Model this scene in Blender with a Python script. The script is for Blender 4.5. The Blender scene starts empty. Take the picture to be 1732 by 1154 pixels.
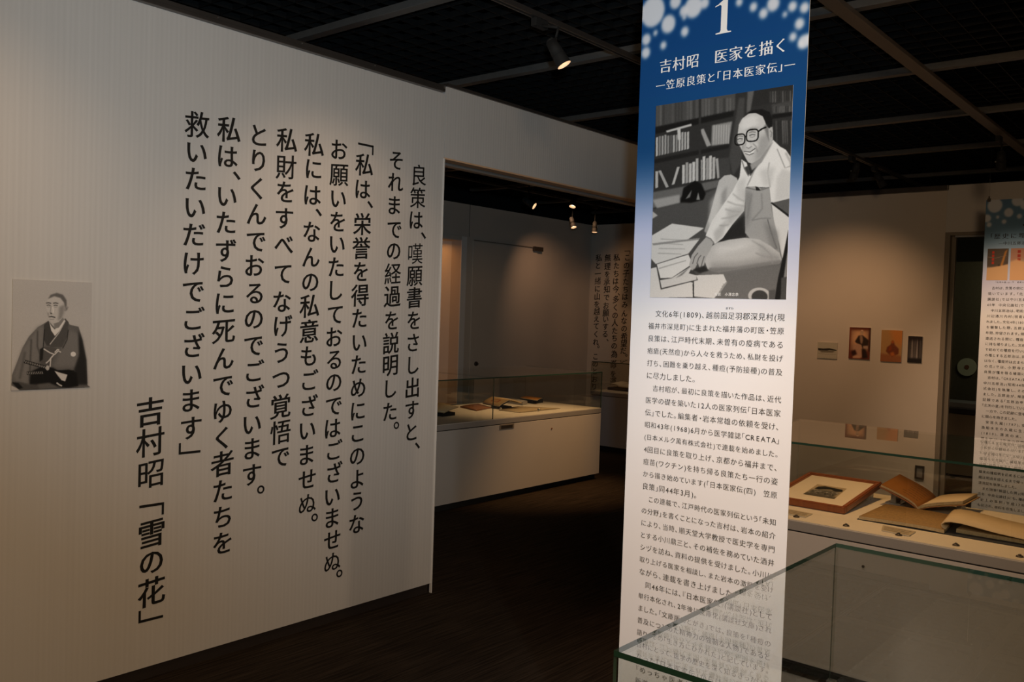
import bpy, bmesh, math, random
import numpy as np
from mathutils import Vector, Matrix
random.seed(7)
SC = bpy.context.scene
COL = SC.collection

# ---------------------------------------------------------------- camera
cd = bpy.data.cameras.new('camera'); cam = bpy.data.objects.new('camera', cd); COL.objects.link(cam)
cd.sensor_width = 36; cd.lens = 36*1504.67/1732; cd.clip_start = 0.05; cd.clip_end = 100
R = [[0.6448679114857224, -0.0027543029458637278, 0.7642890752531563],
     [-0.7635894884045251, -0.04524948612057274, 0.6441145683835597],
     [0.03280960124960049, -0.9989719204367591, -0.031283098387719095]]
cam.matrix_world = Matrix(((R[0][0], -R[0][1], -R[0][2], 0), (R[1][0], -R[1][1], -R[1][2], 0),
                           (R[2][0], -R[2][1], -R[2][2], 1.6), (0, 0, 0, 1)))
SC.camera = cam
# ---------------------------------------------------------------- world, view
w = bpy.data.worlds.new('dim_room'); SC.world = w; w.use_nodes = True
w.node_tree.nodes['Background'].inputs[0].default_value = (0.5, 0.55, 0.6, 1)
w.node_tree.nodes['Background'].inputs[1].default_value = 0.004
SC.view_settings.view_transform = 'Standard'; SC.view_settings.look = 'None'
SC.view_settings.exposure = 0.0; SC.view_settings.gamma = 1.0
SC.view_settings.use_curve_mapping = False
SC.cycles.transparent_max_bounces = 32
SC.cycles.max_bounces = 8; SC.cycles.caustics_reflective = False; SC.cycles.caustics_refractive = False
SC.cycles.sample_clamp_indirect = 4.0

def aim(o, loc, target):
    o.location = loc
    o.rotation_euler = (Vector(target)-Vector(loc)).to_track_quat('-Z', 'Y').to_euler()
def area(name, loc, target, size, power, color, sy=None):
    l = bpy.data.lights.new(name, 'AREA'); l.shape = 'RECTANGLE'; l.size = size; l.size_y = sy or size
    l.energy = power; l.color = color
    o = bpy.data.objects.new(name, l); COL.objects.link(o); aim(o, loc, target); return o
def spot(name, loc, target, deg, power, color, blend=0.9, radius=0.03):
    l = bpy.data.lights.new(name, 'SPOT'); l.spot_size = math.radians(deg); l.spot_blend = blend
    l.energy = power; l.color = color; l.shadow_soft_size = radius
    o = bpy.data.objects.new(name, l); COL.objects.link(o); aim(o, loc, target); return o
WARM = (1.0, 0.66, 0.38); WARMER = (1.0, 0.56, 0.26); COOL = (0.88, 0.94, 1.0); MILD = (1.0, 0.86, 0.74)
# every lamp: kind, where, aimed at, cone or size, watts, colour
LIGHTS = {
 'room_bounce': ('area', (-0.5, -0.9, 2.75), (2.2, 2.4, 1.9), 0.7, 60, (1.0, 0.66, 0.36)),
 'camera_flash': ('spot', (-0.1, -0.15, 1.78), (2.6, 3.0, 2.95), 75, 205, (0.64, 0.86, 1.0)),
 'banner_key': ('spot', (0.9, -0.3, 2.9), (2.415, 1.2, 1.45), 56, 66, (0.78, 0.92, 1.0)),
 'wall_wash': ('spot', (1.9, -0.35, 2.9), (2.45, 3.54, 0.75), 62, 46, (1.0, 0.72, 0.48)),
 'wall_left': ('spot', (0.9, 2.3, 2.88), (1.0, 3.54, 1.55), 80, 23, (1.0, 0.65, 0.36)),
 'wall_mid': ('spot', (2.6, 2.3, 2.88), (2.75, 3.54, 1.45), 75, 30, (1.0, 0.65, 0.38)),
 'far_wall': ('spot', (7.0, 2.75, 2.88), (8.4, 3.05, 1.1), 80, 54, (1.0, 0.56, 0.28)),
 'right_case': ('spot', (4.3, 1.48, 2.88), (4.4, 1.2, 0.7), 70, 118, (1.0, 0.52, 0.19)),
 'case_face': ('spot', (2.95, 1.75, 2.88), (3.93, 1.35, 0.55), 56, 60, (1.0, 0.52, 0.26)),
 'banner_low': ('spot', (1.2, 0.9, 2.88), (2.415, 1.3, 0.35), 50, 160, (1.0, 0.78, 0.62)),
 'second_banner': ('spot', (6.3, 1.45, 2.88), (7.68, 1.4, 1.3), 60, 131, (1.0, 0.66, 0.41)),
 'left_case_front': ('spot', (6.9, 3.95, 2.9), (6.5, 4.93, 0.45), 46, 215, (1.0, 0.54, 0.22)),
 'left_case_top': ('spot', (6.2, 4.9, 2.9), (6.4, 5.35, 0.7), 60, 48, (1.0, 0.62, 0.30)),
 'text_wall': ('spot', (8.7, 6.3, 2.88), (10.1, 6.3, 1.5), 80, 20, (1.0, 0.55, 0.28)),
 'back_case': ('spot', (9.2, 5.2, 2.88), (9.2, 5.8, 0.7), 60, 16, (1.0, 0.55, 0.28)),
 'back_wall': ('spot', (8.4, 6.3, 2.88), (9.2, 7.14, 1.5), 80, 17, (1.0, 0.55, 0.30)),
 'wall_showcase': ('area', (6.6, 7.45, 2.40), (6.6, 7.6, 0.5), 1.6, 3.4, (1.0, 0.38, 0.09)),
 'corridor': ('area', (10.4, 1.6, 2.4), (11, 2.4, 0.5), 0.5, 3.5, (0.9, 0.85, 0.6)),
}
#@@OVERRIDE
for n_, (k_, p_, t_, a_, e_, c_) in LIGHTS.items():
    if k_ == 'area': area('light_'+n_, p_, t_, a_, e_, c_, 0.25 if 'showcase' in n_ else None)
    else: spot('light_'+n_, p_, t_, a_, e_, c_, 1.0 if n_ != 'wall_wash' else 0.8, 0.03)
# ---------------------------------------------------------------- materials
def nt(name):
    m = bpy.data.materials.new(name); m.use_nodes = True
    return m, m.node_tree.nodes, m.node_tree.links, m.node_tree.nodes['Principled BSDF']
def mat(name, col, rough=0.6, metal=0.0, noise=0.0, scale=30, bump=0.0, spec=0.5, emit=None, es=0):
    m, N, L, P = nt(name)
    P.inputs['Base Color'].default_value = (*col, 1); P.inputs['Roughness'].default_value = rough
    P.inputs['Metallic'].default_value = metal; P.inputs['Specular IOR Level'].default_value = spec
    if emit: P.inputs['Emission Color'].default_value = (*emit, 1); P.inputs['Emission Strength'].default_value = es
    if noise or bump:
        tc = N.new('ShaderNodeTexCoord'); nz = N.new('ShaderNodeTexNoise'); nz.inputs['Scale'].default_value = scale
        nz.inputs['Detail'].default_value = 4; L.new(tc.outputs['Object'], nz.inputs['Vector'])
        if noise:
            r = N.new('ShaderNodeValToRGB'); r.color_ramp.elements[0].position = 0.3; r.color_ramp.elements[1].position = 0.7
            r.color_ramp.elements[0].color = (*[c*(1-noise) for c in col], 1)
            r.color_ramp.elements[1].color = (*[min(1, c*(1+noise*0.5)) for c in col], 1)
            L.new(nz.outputs['Fac'], r.inputs['Fac']); L.new(r.outputs['Color'], P.inputs['Base Color'])
        if bump:
            b = N.new('ShaderNodeBump'); b.inputs['Strength'].default_value = bump; b.inputs['Distance'].default_value = 0.002
            L.new(nz.outputs['Fac'], b.inputs['Height']); L.new(b.outputs['Normal'], P.inputs['Normal'])
    return m
def ribbed(name, col, axis, period=0.011, amt=0.055):
    """wallpaper with fine vertical ribs"""
    m, N, L, P = nt(name); P.inputs['Roughness'].default_value = 0.65; P.inputs['Specular IOR Level'].default_value = 0.25
    tc = N.new('ShaderNodeTexCoord'); mp = N.new('ShaderNodeMapping')
    mp.inputs['Scale'].default_value = (1/period, 1/period, 0.6); L.new(tc.outputs['Object'], mp.inputs['Vector'])
    nz = N.new('ShaderNodeTexNoise'); nz.noise_dimensions = '3D'; nz.inputs['Scale'].default_value = 1.0; nz.inputs['Detail'].default_value = 1
    L.new(mp.outputs['Vector'], nz.inputs['Vector'])
    wv = N.new('ShaderNodeTexWave'); wv.bands_direction = axis; wv.inputs['Scale'].default_value = 1/(period*2)/3.1416*1.0
    L.new(tc.outputs['Object'], wv.inputs['Vector'])
    mx = N.new('ShaderNodeMath'); mx.operation = 'MULTIPLY_ADD'; mx.inputs[1].default_value = 0.8
    L.new(nz.outputs['Fac'], mx.inputs[0]); 
    m2 = N.new('ShaderNodeMath'); m2.operation = 'MULTIPLY'; m2.inputs[1].default_value = 0.2; L.new(wv.outputs['Fac'], m2.inputs[0])
    L.new(m2.outputs[0], mx.inputs[2])
    r = N.new('ShaderNodeValToRGB'); r.color_ramp.elements[0].position = 0.25; r.color_ramp.elements[1].position = 0.8
    r.color_ramp.elements[0].color = (*[c*(1-amt) for c in col], 1); r.color_ramp.elements[1].color = (*col, 1)
    L.new(mx.outputs[0], r.inputs['Fac']); L.new(r.outputs['Color'], P.inputs['Base Color'])
    b = N.new('ShaderNodeBump'); b.inputs['Strength'].default_value = 0.25; b.inputs['Distance'].default_value = 0.001
    L.new(wv.outputs['Fac'], b.inputs['Height']); L.new(b.outputs['Normal'], P.inputs['Normal'])
    return m
def glassmat():
    m = bpy.data.materials.new('case_glass'); m.use_nodes = True; N = m.node_tree.nodes; L = m.node_tree.links; N.clear()
    out = N.new('ShaderNodeOutputMaterial'); tr = N.new('ShaderNodeBsdfTransparent'); tr.inputs[0].default_value = (0.925, 0.94, 0.93, 1)
    gl = N.new('ShaderNodeBsdfGlossy'); gl.inputs['Roughness'].default_value = 0.0; gl.inputs['Color'].default_value = (1, 1, 1, 1)
    fr = N.new('ShaderNodeFresnel'); fr.inputs[0].default_value = 1.62
    ge = N.new('ShaderNodeNewGeometry'); iv = N.new('ShaderNodeMath'); iv.operation = 'SUBTRACT'; iv.inputs[0].default_value = 1
    L.new(ge.outputs['Backfacing'], iv.inputs[1]); mu = N.new('ShaderNodeMath'); mu.operation = 'MULTIPLY'
    L.new(fr.outputs[0], mu.inputs[0]); L.new(iv.outputs[0], mu.inputs[1])
    mx = N.new('ShaderNodeMixShader'); L.new(mu.outputs[0], mx.inputs[0]); L.new(tr.outputs[0], mx.inputs[1]); L.new(gl.outputs[0], mx.inputs[2])
    L.new(mx.outputs[0], out.inputs[0]); return m
def carpet():
    m, N, L, P = nt('carpet_dark'); P.inputs['Roughness'].default_value = 0.95; P.inputs['Specular IOR Level'].default_value = 0.1
    tc = N.new('ShaderNodeTexCoord'); mp = N.new('ShaderNodeMapping'); mp.inputs['Scale'].default_value = (3, 90, 1)
    L.new(tc.outputs['Object'], mp.inputs['Vector'])
    nz = N.new('ShaderNodeTexNoise'); nz.inputs['Scale'].default_value = 1; nz.inputs['Detail'].default_value = 3; L.new(mp.outputs['Vector'], nz.inputs['Vector'])
    r = N.new('ShaderNodeValToRGB'); e = r.color_ramp.elements
    e[0].position = 0.35; e[0].color = (0.013, 0.009, 0.006, 1); e[1].position = 0.7; e[1].color = (0.042, 0.030, 0.021, 1)
    L.new(nz.outputs['Fac'], r.inputs['Fac']); L.new(r.outputs['Color'], P.inputs['Base Color'])
    b = N.new('ShaderNodeBump'); b.inputs['Strength'].default_value = 0.5; b.inputs['Distance'].default_value = 0.003
    L.new(nz.outputs['Fac'], b.inputs['Height']); L.new(b.outputs['Normal'], P.inputs['Normal'])
    return m
def wood(name, c0, c1, scale=(3, 60, 3), rough=0.4):
    m, N, L, P = nt(name); P.inputs['Roughness'].default_value = rough
    tc = N.new('ShaderNodeTexCoord'); mp = N.new('ShaderNodeMapping'); mp.inputs['Scale'].default_value = scale
    L.new(tc.outputs['Object'], mp.inputs['Vector']); nz = N.new('ShaderNodeTexNoise'); nz.inputs['Scale'].default_value = 1; nz.inputs['Detail'].default_value = 5
    L.new(mp.outputs['Vector'], nz.inputs['Vector']); r = N.new('ShaderNodeValToRGB')
    r.color_ramp.elements[0].color = (*c0, 1); r.color_ramp.elements[1].color = (*c1, 1)
    L.new(nz.outputs['Fac'], r.inputs['Fac']); L.new(r.outputs['Color'], P.inputs['Base Color']); return m
def printmat(name, arr, rough=0.5, spec=0.3):
    """flat print: arr is float array h,w,3 (display values), row 0 on top"""
    h, wd = arr.shape[:2]
    im = bpy.data.images.new(name, wd, h); a = np.ones((h, wd, 4), np.float32); a[..., :3] = np.clip(arr, 0, 1)[::-1]
    im.pixels.foreach_set(a.ravel()); im.update(); im.pack()
    m, N, L, P = nt(name); P.inputs['Roughness'].default_value = rough; P.inputs['Specular IOR Level'].default_value = spec
    t = N.new('ShaderNodeTexImage'); t.image = im; t.extension = 'EXTEND'
    L.new(t.outputs[0], P.inputs['Base Color']); return m

M = {}
M['wall'] = ribbed('ribbed_wallpaper', (0.60, 0.59, 0.58), 'X')
M['wallY'] = ribbed('ribbed_wallpaper_far', (0.60, 0.585, 0.57), 'Y')
M['plain'] = mat('painted_wall', (0.60, 0.58, 0.56), 0.7, noise=0.04, scale=2, bump=0.1)
M['warmwall'] = mat('painted_wall_beige', (0.60, 0.54, 0.47), 0.7, noise=0.04, scale=2, bump=0.1)
M['wallend'] = mat('pale_edge_strip', (0.75, 0.74, 0.72), 0.4)
M['black'] = mat('matt_black', (0.008, 0.008, 0.008), 0.8)
M['ceil'] = mat('black_void', (0.003, 0.003, 0.003), 0.95, spec=0.1)
M['strip'] = mat('dark_grey_strip', (0.085, 0.083, 0.08), 0.55, noise=0.1)
M['lattice'] = mat('black_lattice', (0.007, 0.007, 0.007), 0.7, spec=0.2)
M['rail'] = mat('brown_metal_rail', (0.12, 0.105, 0.095), 0.35, 0.7, noise=0.12, scale=6)
M['greyrail'] = mat('grey_aluminium_rail', (0.33, 0.32, 0.31), 0.4, 0.5)
M['soffit'] = mat('soffit_board', (0.72, 0.46, 0.28), 0.6)  # orange of the warm light from the left room is put into this colour
M['base'] = mat('dark_base_board', (0.018, 0.012, 0.010), 0.7)
M['carpet'] = carpet()
M['body'] = mat('case_white_laminate', (0.56, 0.54, 0.52), 0.45, noise=0.02, scale=3)
M['deck'] = mat('case_deck_cloth', (0.68, 0.64, 0.58), 0.8, noise=0.03, scale=8, bump=0.1)
M['trim'] = mat('case_trim', (0.46, 0.45, 0.44), 0.38, 0.35)
M['glass'] = glassmat()
M['edge'] = mat('green_glass_edge', (0.018, 0.062, 0.045), 0.3, spec=0.5)
M['ink'] = mat('black_vinyl', (0.012, 0.012, 0.012), 0.45, spec=0.3)
M['inkgrey'] = mat('dark_print_ink', (0.03, 0.03, 0.032), 0.6, spec=0.2)
M['white'] = mat('white_ink', (0.85, 0.86, 0.88), 0.5)
M['steel'] = mat('steel', (0.45, 0.44, 0.42), 0.3, 0.9)
M['lamp'] = mat('lamp_glow', (1, 0.8, 0.6), 0.5, emit=(1.0, 0.62, 0.34), es=0.5)
M['lampcore'] = mat('lamp_core', (1, 0.9, 0.8), 0.5, emit=(1.0, 0.88, 0.7), es=3.5)
M['frame'] = wood('reddish_frame_wood', (0.16, 0.045, 0.018), (0.33, 0.11, 0.04))
M['matboard'] = mat('cream_mat_board', (0.70, 0.64, 0.54), 0.8, noise=0.02)
M['page'] = mat('aged_page', (0.60, 0.49, 0.34), 0.8, noise=0.07, scale=10)
M['pagetan'] = mat('tan_page', (0.50, 0.33, 0.15), 0.8, noise=0.12, scale=8)
M['pagewhite'] = mat('cream_page', (0.66, 0.60, 0.50), 0.8, noise=0.04, scale=12)
M['pageedge'] = mat('page_edges', (0.52, 0.42, 0.27), 0.9, noise=0.2, scale=150)
M['navy'] = mat('navy_cloth', (0.02, 0.028, 0.045), 0.7)
M['brown'] = mat('brown_cloth', (0.22, 0.085, 0.035), 0.7, noise=0.15)
M['orange'] = mat('orange_cover', (0.52, 0.22, 0.05), 0.6, noise=0.1)
M['greybook'] = mat('grey_cover', (0.35, 0.34, 0.34), 0.6)
M['acrylic'] = mat('frosted_acrylic', (0.42, 0.43, 0.45), 0.25)
M['card'] = mat('caption_card', (0.66, 0.62, 0.54), 0.6)
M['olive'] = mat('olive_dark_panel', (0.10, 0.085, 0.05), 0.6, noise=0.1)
M['jamb'] = mat('brown_grey_jamb', (0.22, 0.19, 0.15), 0.5)

# ---------------------------------------------------------------- object helpers
ORG = {}
def origin(p): return ORG.get(p, Vector((0, 0, 0)))
def thing(name, label, cat, loc, group=None):
    o = bpy.data.objects.new(name, None); o.empty_display_size = 0.1; COL.objects.link(o)
    o.location = loc; ORG[o] = Vector(loc); o['label'] = label; o['category'] = cat
    if group: o['group'] = group
    return o
def obj(name, bm, mats, parent=None, label=None, smooth=False, loc=None):
    """bm in world coordinates; linked with its origin at the parent's"""
    me = bpy.data.meshes.new(name)
    if isinstance(bm, bmesh.types.BMesh):
        bm.to_mesh(me); bm.free()
    else: me = bm
    if not isinstance(mats, (list, tuple)): mats = [mats]
    for m in mats: me.materials.append(m)
    o = bpy.data.objects.new(name, me); COL.objects.link(o)
    base = Vector(loc) if loc is not None else origin(parent)
    me.transform(Matrix.Translation(-base)); ORG[o] = base
    if parent: o.parent = parent; o.location = base-origin(parent)
    else: o.location = base
    if label: o['label'] = label
    if smooth:
        for p in me.polygons: p.use_smooth = True
    return o
def struct(name, bm, m, parent=None):
    o = obj(name, bm, m, parent)
    if not parent: o['kind'] = 'structure'
    return o
def tag(o, label, cat, group=None):
    o['label'] = label; o['category'] = cat
    if group: o['group'] = group
    return o
def B(bm, x0, x1, y0, y1, z0, z1, mi=0, bev=0):
    vs = [bm.verts.new(p) for p in ((x0,y0,z0),(x1,y0,z0),(x1,y1,z0),(x0,y1,z0),(x0,y0,z1),(x1,y0,z1),(x1,y1,z1),(x0,y1,z1))]
    fs = []
    for f in ((0,3,2,1),(4,5,6,7),(0,1,5,4),(1,2,6,5),(2,3,7,6),(3,0,4,7)):
        fc = bm.faces.new([vs[i] for i in f]); fc.material_index = mi; fs.append(fc)
    if bev:
        es = set(e for f in fs for e in f.edges)
        bmesh.ops.bevel(bm, geom=list(es), offset=bev, segments=2, affect='EDGES', profile=0.6)
    return bm
def box(x0, x1, y0, y1, z0, z1, bev=0): return B(bmesh.new(), x0, x1, y0, y1, z0, z1, 0, bev)
def quad(pts, uv=True):
    bm = bmesh.new(); vs = [bm.verts.new(p) for p in pts]; f = bm.faces.new(vs)
    if uv:
        l = bm.loops.layers.uv.new('UV')
        for lp, t in zip(f.loops, ((0,0),(1,0),(1,1),(0,1))): lp[l].uv = t
    return bm
def slabprint(name, pts, nrm, thick, m_front, m_side, parent=None, label=None):
    """thin board: pts = BL,BR,TR,TL of the printed face, body goes back along -nrm"""
    bm = quad(pts); n = Vector(nrm)*thick; l = bm.loops.layers.uv.active
    f = [v for v in bm.verts]; b = [bm.verts.new(v.co-n) for v in f]
    fc = bm.faces.new(b[::-1]); fc.material_index = 1
    for i in range(4):
        j = (i+1) % 4; fc = bm.faces.new((f[j], f[i], b[i], b[j])); fc.material_index = 1
    return obj(name, bm, [m_front, m_side], parent, label)
def cyl(bm, p0, p1, r0, r1=None, n=16, mi=0, cap=True):
    p0, p1 = Vector(p0), Vector(p1); r1 = r0 if r1 is None else r1
    d = (p1-p0).normalized(); a = d.orthogonal().normalized(); b = d.cross(a)
    ra = []; rb = []
    for i in range(n):
        t = 2*math.pi*i/n; v = a*math.cos(t)+b*math.sin(t)
        ra.append(bm.verts.new(p0+v*r0)); rb.append(bm.verts.new(p1+v*r1))
    for i in range(n):
        j = (i+1) % n; f = bm.faces.new((ra[i], ra[j], rb[j], rb[i])); f.material_index = mi; f.smooth = True
    if cap:
        f = bm.faces.new(ra[::-1]); f.material_index = mi; f = bm.faces.new(rb); f.material_index = mi
    return bm
def tube(pts, r, n=8):
    bm = bmesh.new()
    for a, b in zip(pts, pts[1:]): cyl(bm, a, b, r, r, n)
    return bm
def patch(A0, A1, B0, B1, bulge=0.0, thick=0.01, n=10, peak=0.35, mi=0, sag=None):
    """page block: surface from line A0-A1 (gutter) to B0-B1 (outer edge), bulging up near the gutter, solid down to thick"""
    bm = bmesh.new(); A0, A1, B0, B1 = map(Vector, (A0, A1, B0, B1)); l = bm.loops.layers.uv.new('UV')
    top = []; bot = []
    for i in range(n+1):
        t = i/n; h = bulge*(math.sin(math.pi*min(1, t**(math.log(0.5)/math.log(peak)))) if 0 < t < 1 else 0)
        for j in range(3):
            s = j/2; p = (A0.lerp(A1, s)).lerp(B0.lerp(B1, s), t)+Vector((0, 0, h))
            top.append(bm.verts.new(p)); bot.append(bm.verts.new(p-Vector((0, 0, thick))))
    def uvf(vs, uvs, m):
        f = bm.faces.new(vs); f.material_index = m
        for lp, u in zip(f.loops, uvs): lp[l].uv = u
        return f
    for i in range(n):
        for j in range(2):
            a, b, c, d = i*3+j, i*3+j+1, (i+1)*3+j+1, (i+1)*3+j
            uvf([top[a], top[b], top[c], top[d]], [(i/n, j/2), (i/n, (j+1)/2), ((i+1)/n, (j+1)/2), ((i+1)/n, j/2)], 0).smooth = True
            uvf([bot[d], bot[c], bot[b], bot[a]], [(0, 0)]*4, 1)
        for j in (0, 2):
            a, b = i*3+j, (i+1)*3+j
            uvf([top[a], top[b], bot[b], bot[a]], [(0, 0)]*4, 1)
    for i in (0, n):
        for j in range(2):
            a, b = i*3+j, i*3+j+1; uvf([top[a], top[b], bot[b], bot[a]], [(0, 0)]*4, 1)
    bmesh.ops.recalc_face_normals(bm, faces=bm.faces)
    return bm

# ---------------------------------------------------------------- lettering
GL = {}
def glyph(ch):
    if ch in GL: return GL[ch]
    c = bpy.data.curves.new('g', 'FONT'); c.body = ch; c.size = 1; c.fill_mode = 'NONE'; c.resolution_u = 3
    o = bpy.data.objects.new('g', c); COL.objects.link(o)
    dg = bpy.context.evaluated_depsgraph_get(); dg.update(); me = o.evaluated_get(dg).to_mesh()
    co = [(v.co.x, v.co.y) for v in me.vertices]; nb = {}
    for e in me.edges:
        a, b = e.vertices; nb.setdefault(a, []).append(b); nb.setdefault(b, []).append(a)
    seen = set(); cont = []
    for s in range(len(co)):
        if s in seen or s not in nb: continue
        loop = [s]; seen.add(s); cur = s
        while True:
            nx = [q for q in nb[cur] if q not in seen]
            if not nx: break
            # follow ascending order first so the direction of the outline is kept
            q = cur+1 if cur+1 in nx else nx[0]
            loop.append(q); seen.add(q); cur = q
        cont.append(np.array([co[i] for i in loop]))
    o.evaluated_get(dg).to_mesh_clear(); bpy.data.objects.remove(o); bpy.data.curves.remove(c)
    GL[ch] = cont; return cont
def styled(ch, wx, wy, slant=0.0):
    """outline with thicker uprights (wx) and thinner horizontals (wy<0), horizontals rising by slant"""
    cs = glyph(ch)
    if not cs: return [], (0, 0, 1, 1)
    tot = sum(0.5*np.sum(c[:, 0]*np.roll(c[:, 1], -1)-np.roll(c[:, 0], -1)*c[:, 1]) for c in cs)
    sg = 1 if tot > 0 else -1; out = []
    for c in cs:
        d = np.roll(c, -1, 0)-c; ln = np.hypot(d[:, 0], d[:, 1])+1e-9
        n = np.stack([d[:, 1], -d[:, 0]], 1)/ln[:, None]*sg
        v = n+np.roll(n, 1, 0); v = v/np.maximum(0.5, (v**2).sum(1)/2)[:, None]
        q = c+np.stack([np.clip(v[:, 0], -1.4, 1.4)*wx, np.clip(v[:, 1], -1.4, 1.4)*wy], 1)
        q[:, 1] += slant*(q[:, 0]-0.5); out.append(q)
    a = np.concatenate(out); return out, (a[:, 0].min(), a[:, 1].min(), a[:, 0].max(), a[:, 1].max())
def fill2d(contours):
    """triangles of a set of outlines, or None where the filler failed"""
    cu = bpy.data.curves.new('f', 'CURVE'); cu.dimensions = '2D'; cu.fill_mode = 'FRONT'
    for c in contours:
        s = cu.splines.new('POLY'); s.points.add(len(c)-1)
        a = np.zeros((len(c), 4), np.float32); a[:, :2] = c; a[:, 3] = 1
        s.points.foreach_set('co', a.ravel()); s.use_cyclic_u = True
    o = bpy.data.objects.new('f', cu); COL.objects.link(o)
    dg = bpy.context.evaluated_depsgraph_get(); dg.update()
    me = o.evaluated_get(dg).to_mesh(); n = len(me.vertices)
    co = np.zeros(n*3, np.float32); me.vertices.foreach_get('co', co); co = co.reshape(-1, 3)[:, :2].copy()
    fs = [tuple(p.vertices) for p in me.polygons]; ar = sum(p.area for p in me.polygons)
    o.evaluated_get(dg).to_mesh_clear(); bpy.data.objects.remove(o); bpy.data.curves.remove(cu)
    want = abs(sum(0.5*np.sum(c[:, 0]*np.roll(c[:, 1], -1)-np.roll(c[:, 0], -1)*c[:, 1]) for c in contours))
    return (co, fs), abs(ar-want) < 0.004*want
FC = {}
def filled(ch, wx, wy, slant):
    k = (ch, wx, wy, slant)
    if k not in FC:
        for f in (1, 0.85, 0.7, 0.5, 0.3, 0):
            cs, bb = styled(ch, wx*f, wy*f, slant)
            for jit in (0, 1, 2, 3):       # the filler trips over exactly aligned corners: nudge them by a hair
                rg = np.random.default_rng(jit)
                r, ok = fill2d([c+rg.uniform(-1, 1, c.shape)*0.0012*(jit > 0) for c in cs])
                if ok: break
            if ok or f == 0: break
        FC[k] = (r, bb)
    return FC[k]
def fill_mesh(name, pieces, mapping):
    """pieces: list of (verts2d, faces)"""
    V = []; F = []
    for co, fs in pieces:
        n = len(V); V += [mapping(float(u), float(v)) for u, v in co]; F += [tuple(i+n for i in f) for f in fs]
    me = bpy.data.meshes.new(name); me.from_pydata(V, [], F); me.update(); return me
def place(ch, cu, cv, size, wx, wy, slant=0.0, rot=0):
    """one character with the centre of its ink at cu,cv"""
    (co, fs), (a, b, c, d) = filled(ch, wx, wy, slant)
    p = co-np.array([(a+c)/2, (b+d)/2])
    if rot: p = np.stack([p[:, 1], -p[:, 0]], 1)
    return [(p*size+np.array([cu, cv]), fs)]
def adv(ch):
    if ch in '0123456789': return 0.58
    if ch in '()': return 0.42
    if ch in '「」『』': return 0.5
    if ch in '、。・': return 0.62
    if ch.isascii(): return 0.72
    if ch in 'いうくけことしてりっ': return 0.9
    return 1.0
def line(text, u0, v, em, width=None, wx=0.006, wy=-0.014):
    """horizontal line of characters centred on height v; if width is given the line is spaced out to it"""
    k = width/(sum(adv(c) for c in text)*em) if width else 1.0
    out = []; u = u0; em2 = em*min(k, 1.0)
    for ch in text:
        a = adv(ch)*em*k
        if ch not in ' 　':
            (co, fs), bb = filled(ch, *((wx*0.4, 0.0) if ch.isascii() else (wx, wy)), 0.0)
            s = em2*0.95
            if ch in '「『': off = a-em2
            elif ch in '」』、。': off = 0
            elif ch == '・' or ch.isascii(): off = (a-(bb[0]+bb[2])*s)/2
            else: off = (a-em2)/2
            out.append((np.stack([u+off+co[:, 0]*s, v+(co[:, 1]-0.38)*s], 1), fs))
        u += a
    return out
def shape(p): 
    return [(np.array(p), [tuple(range(len(p)))])]
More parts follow.
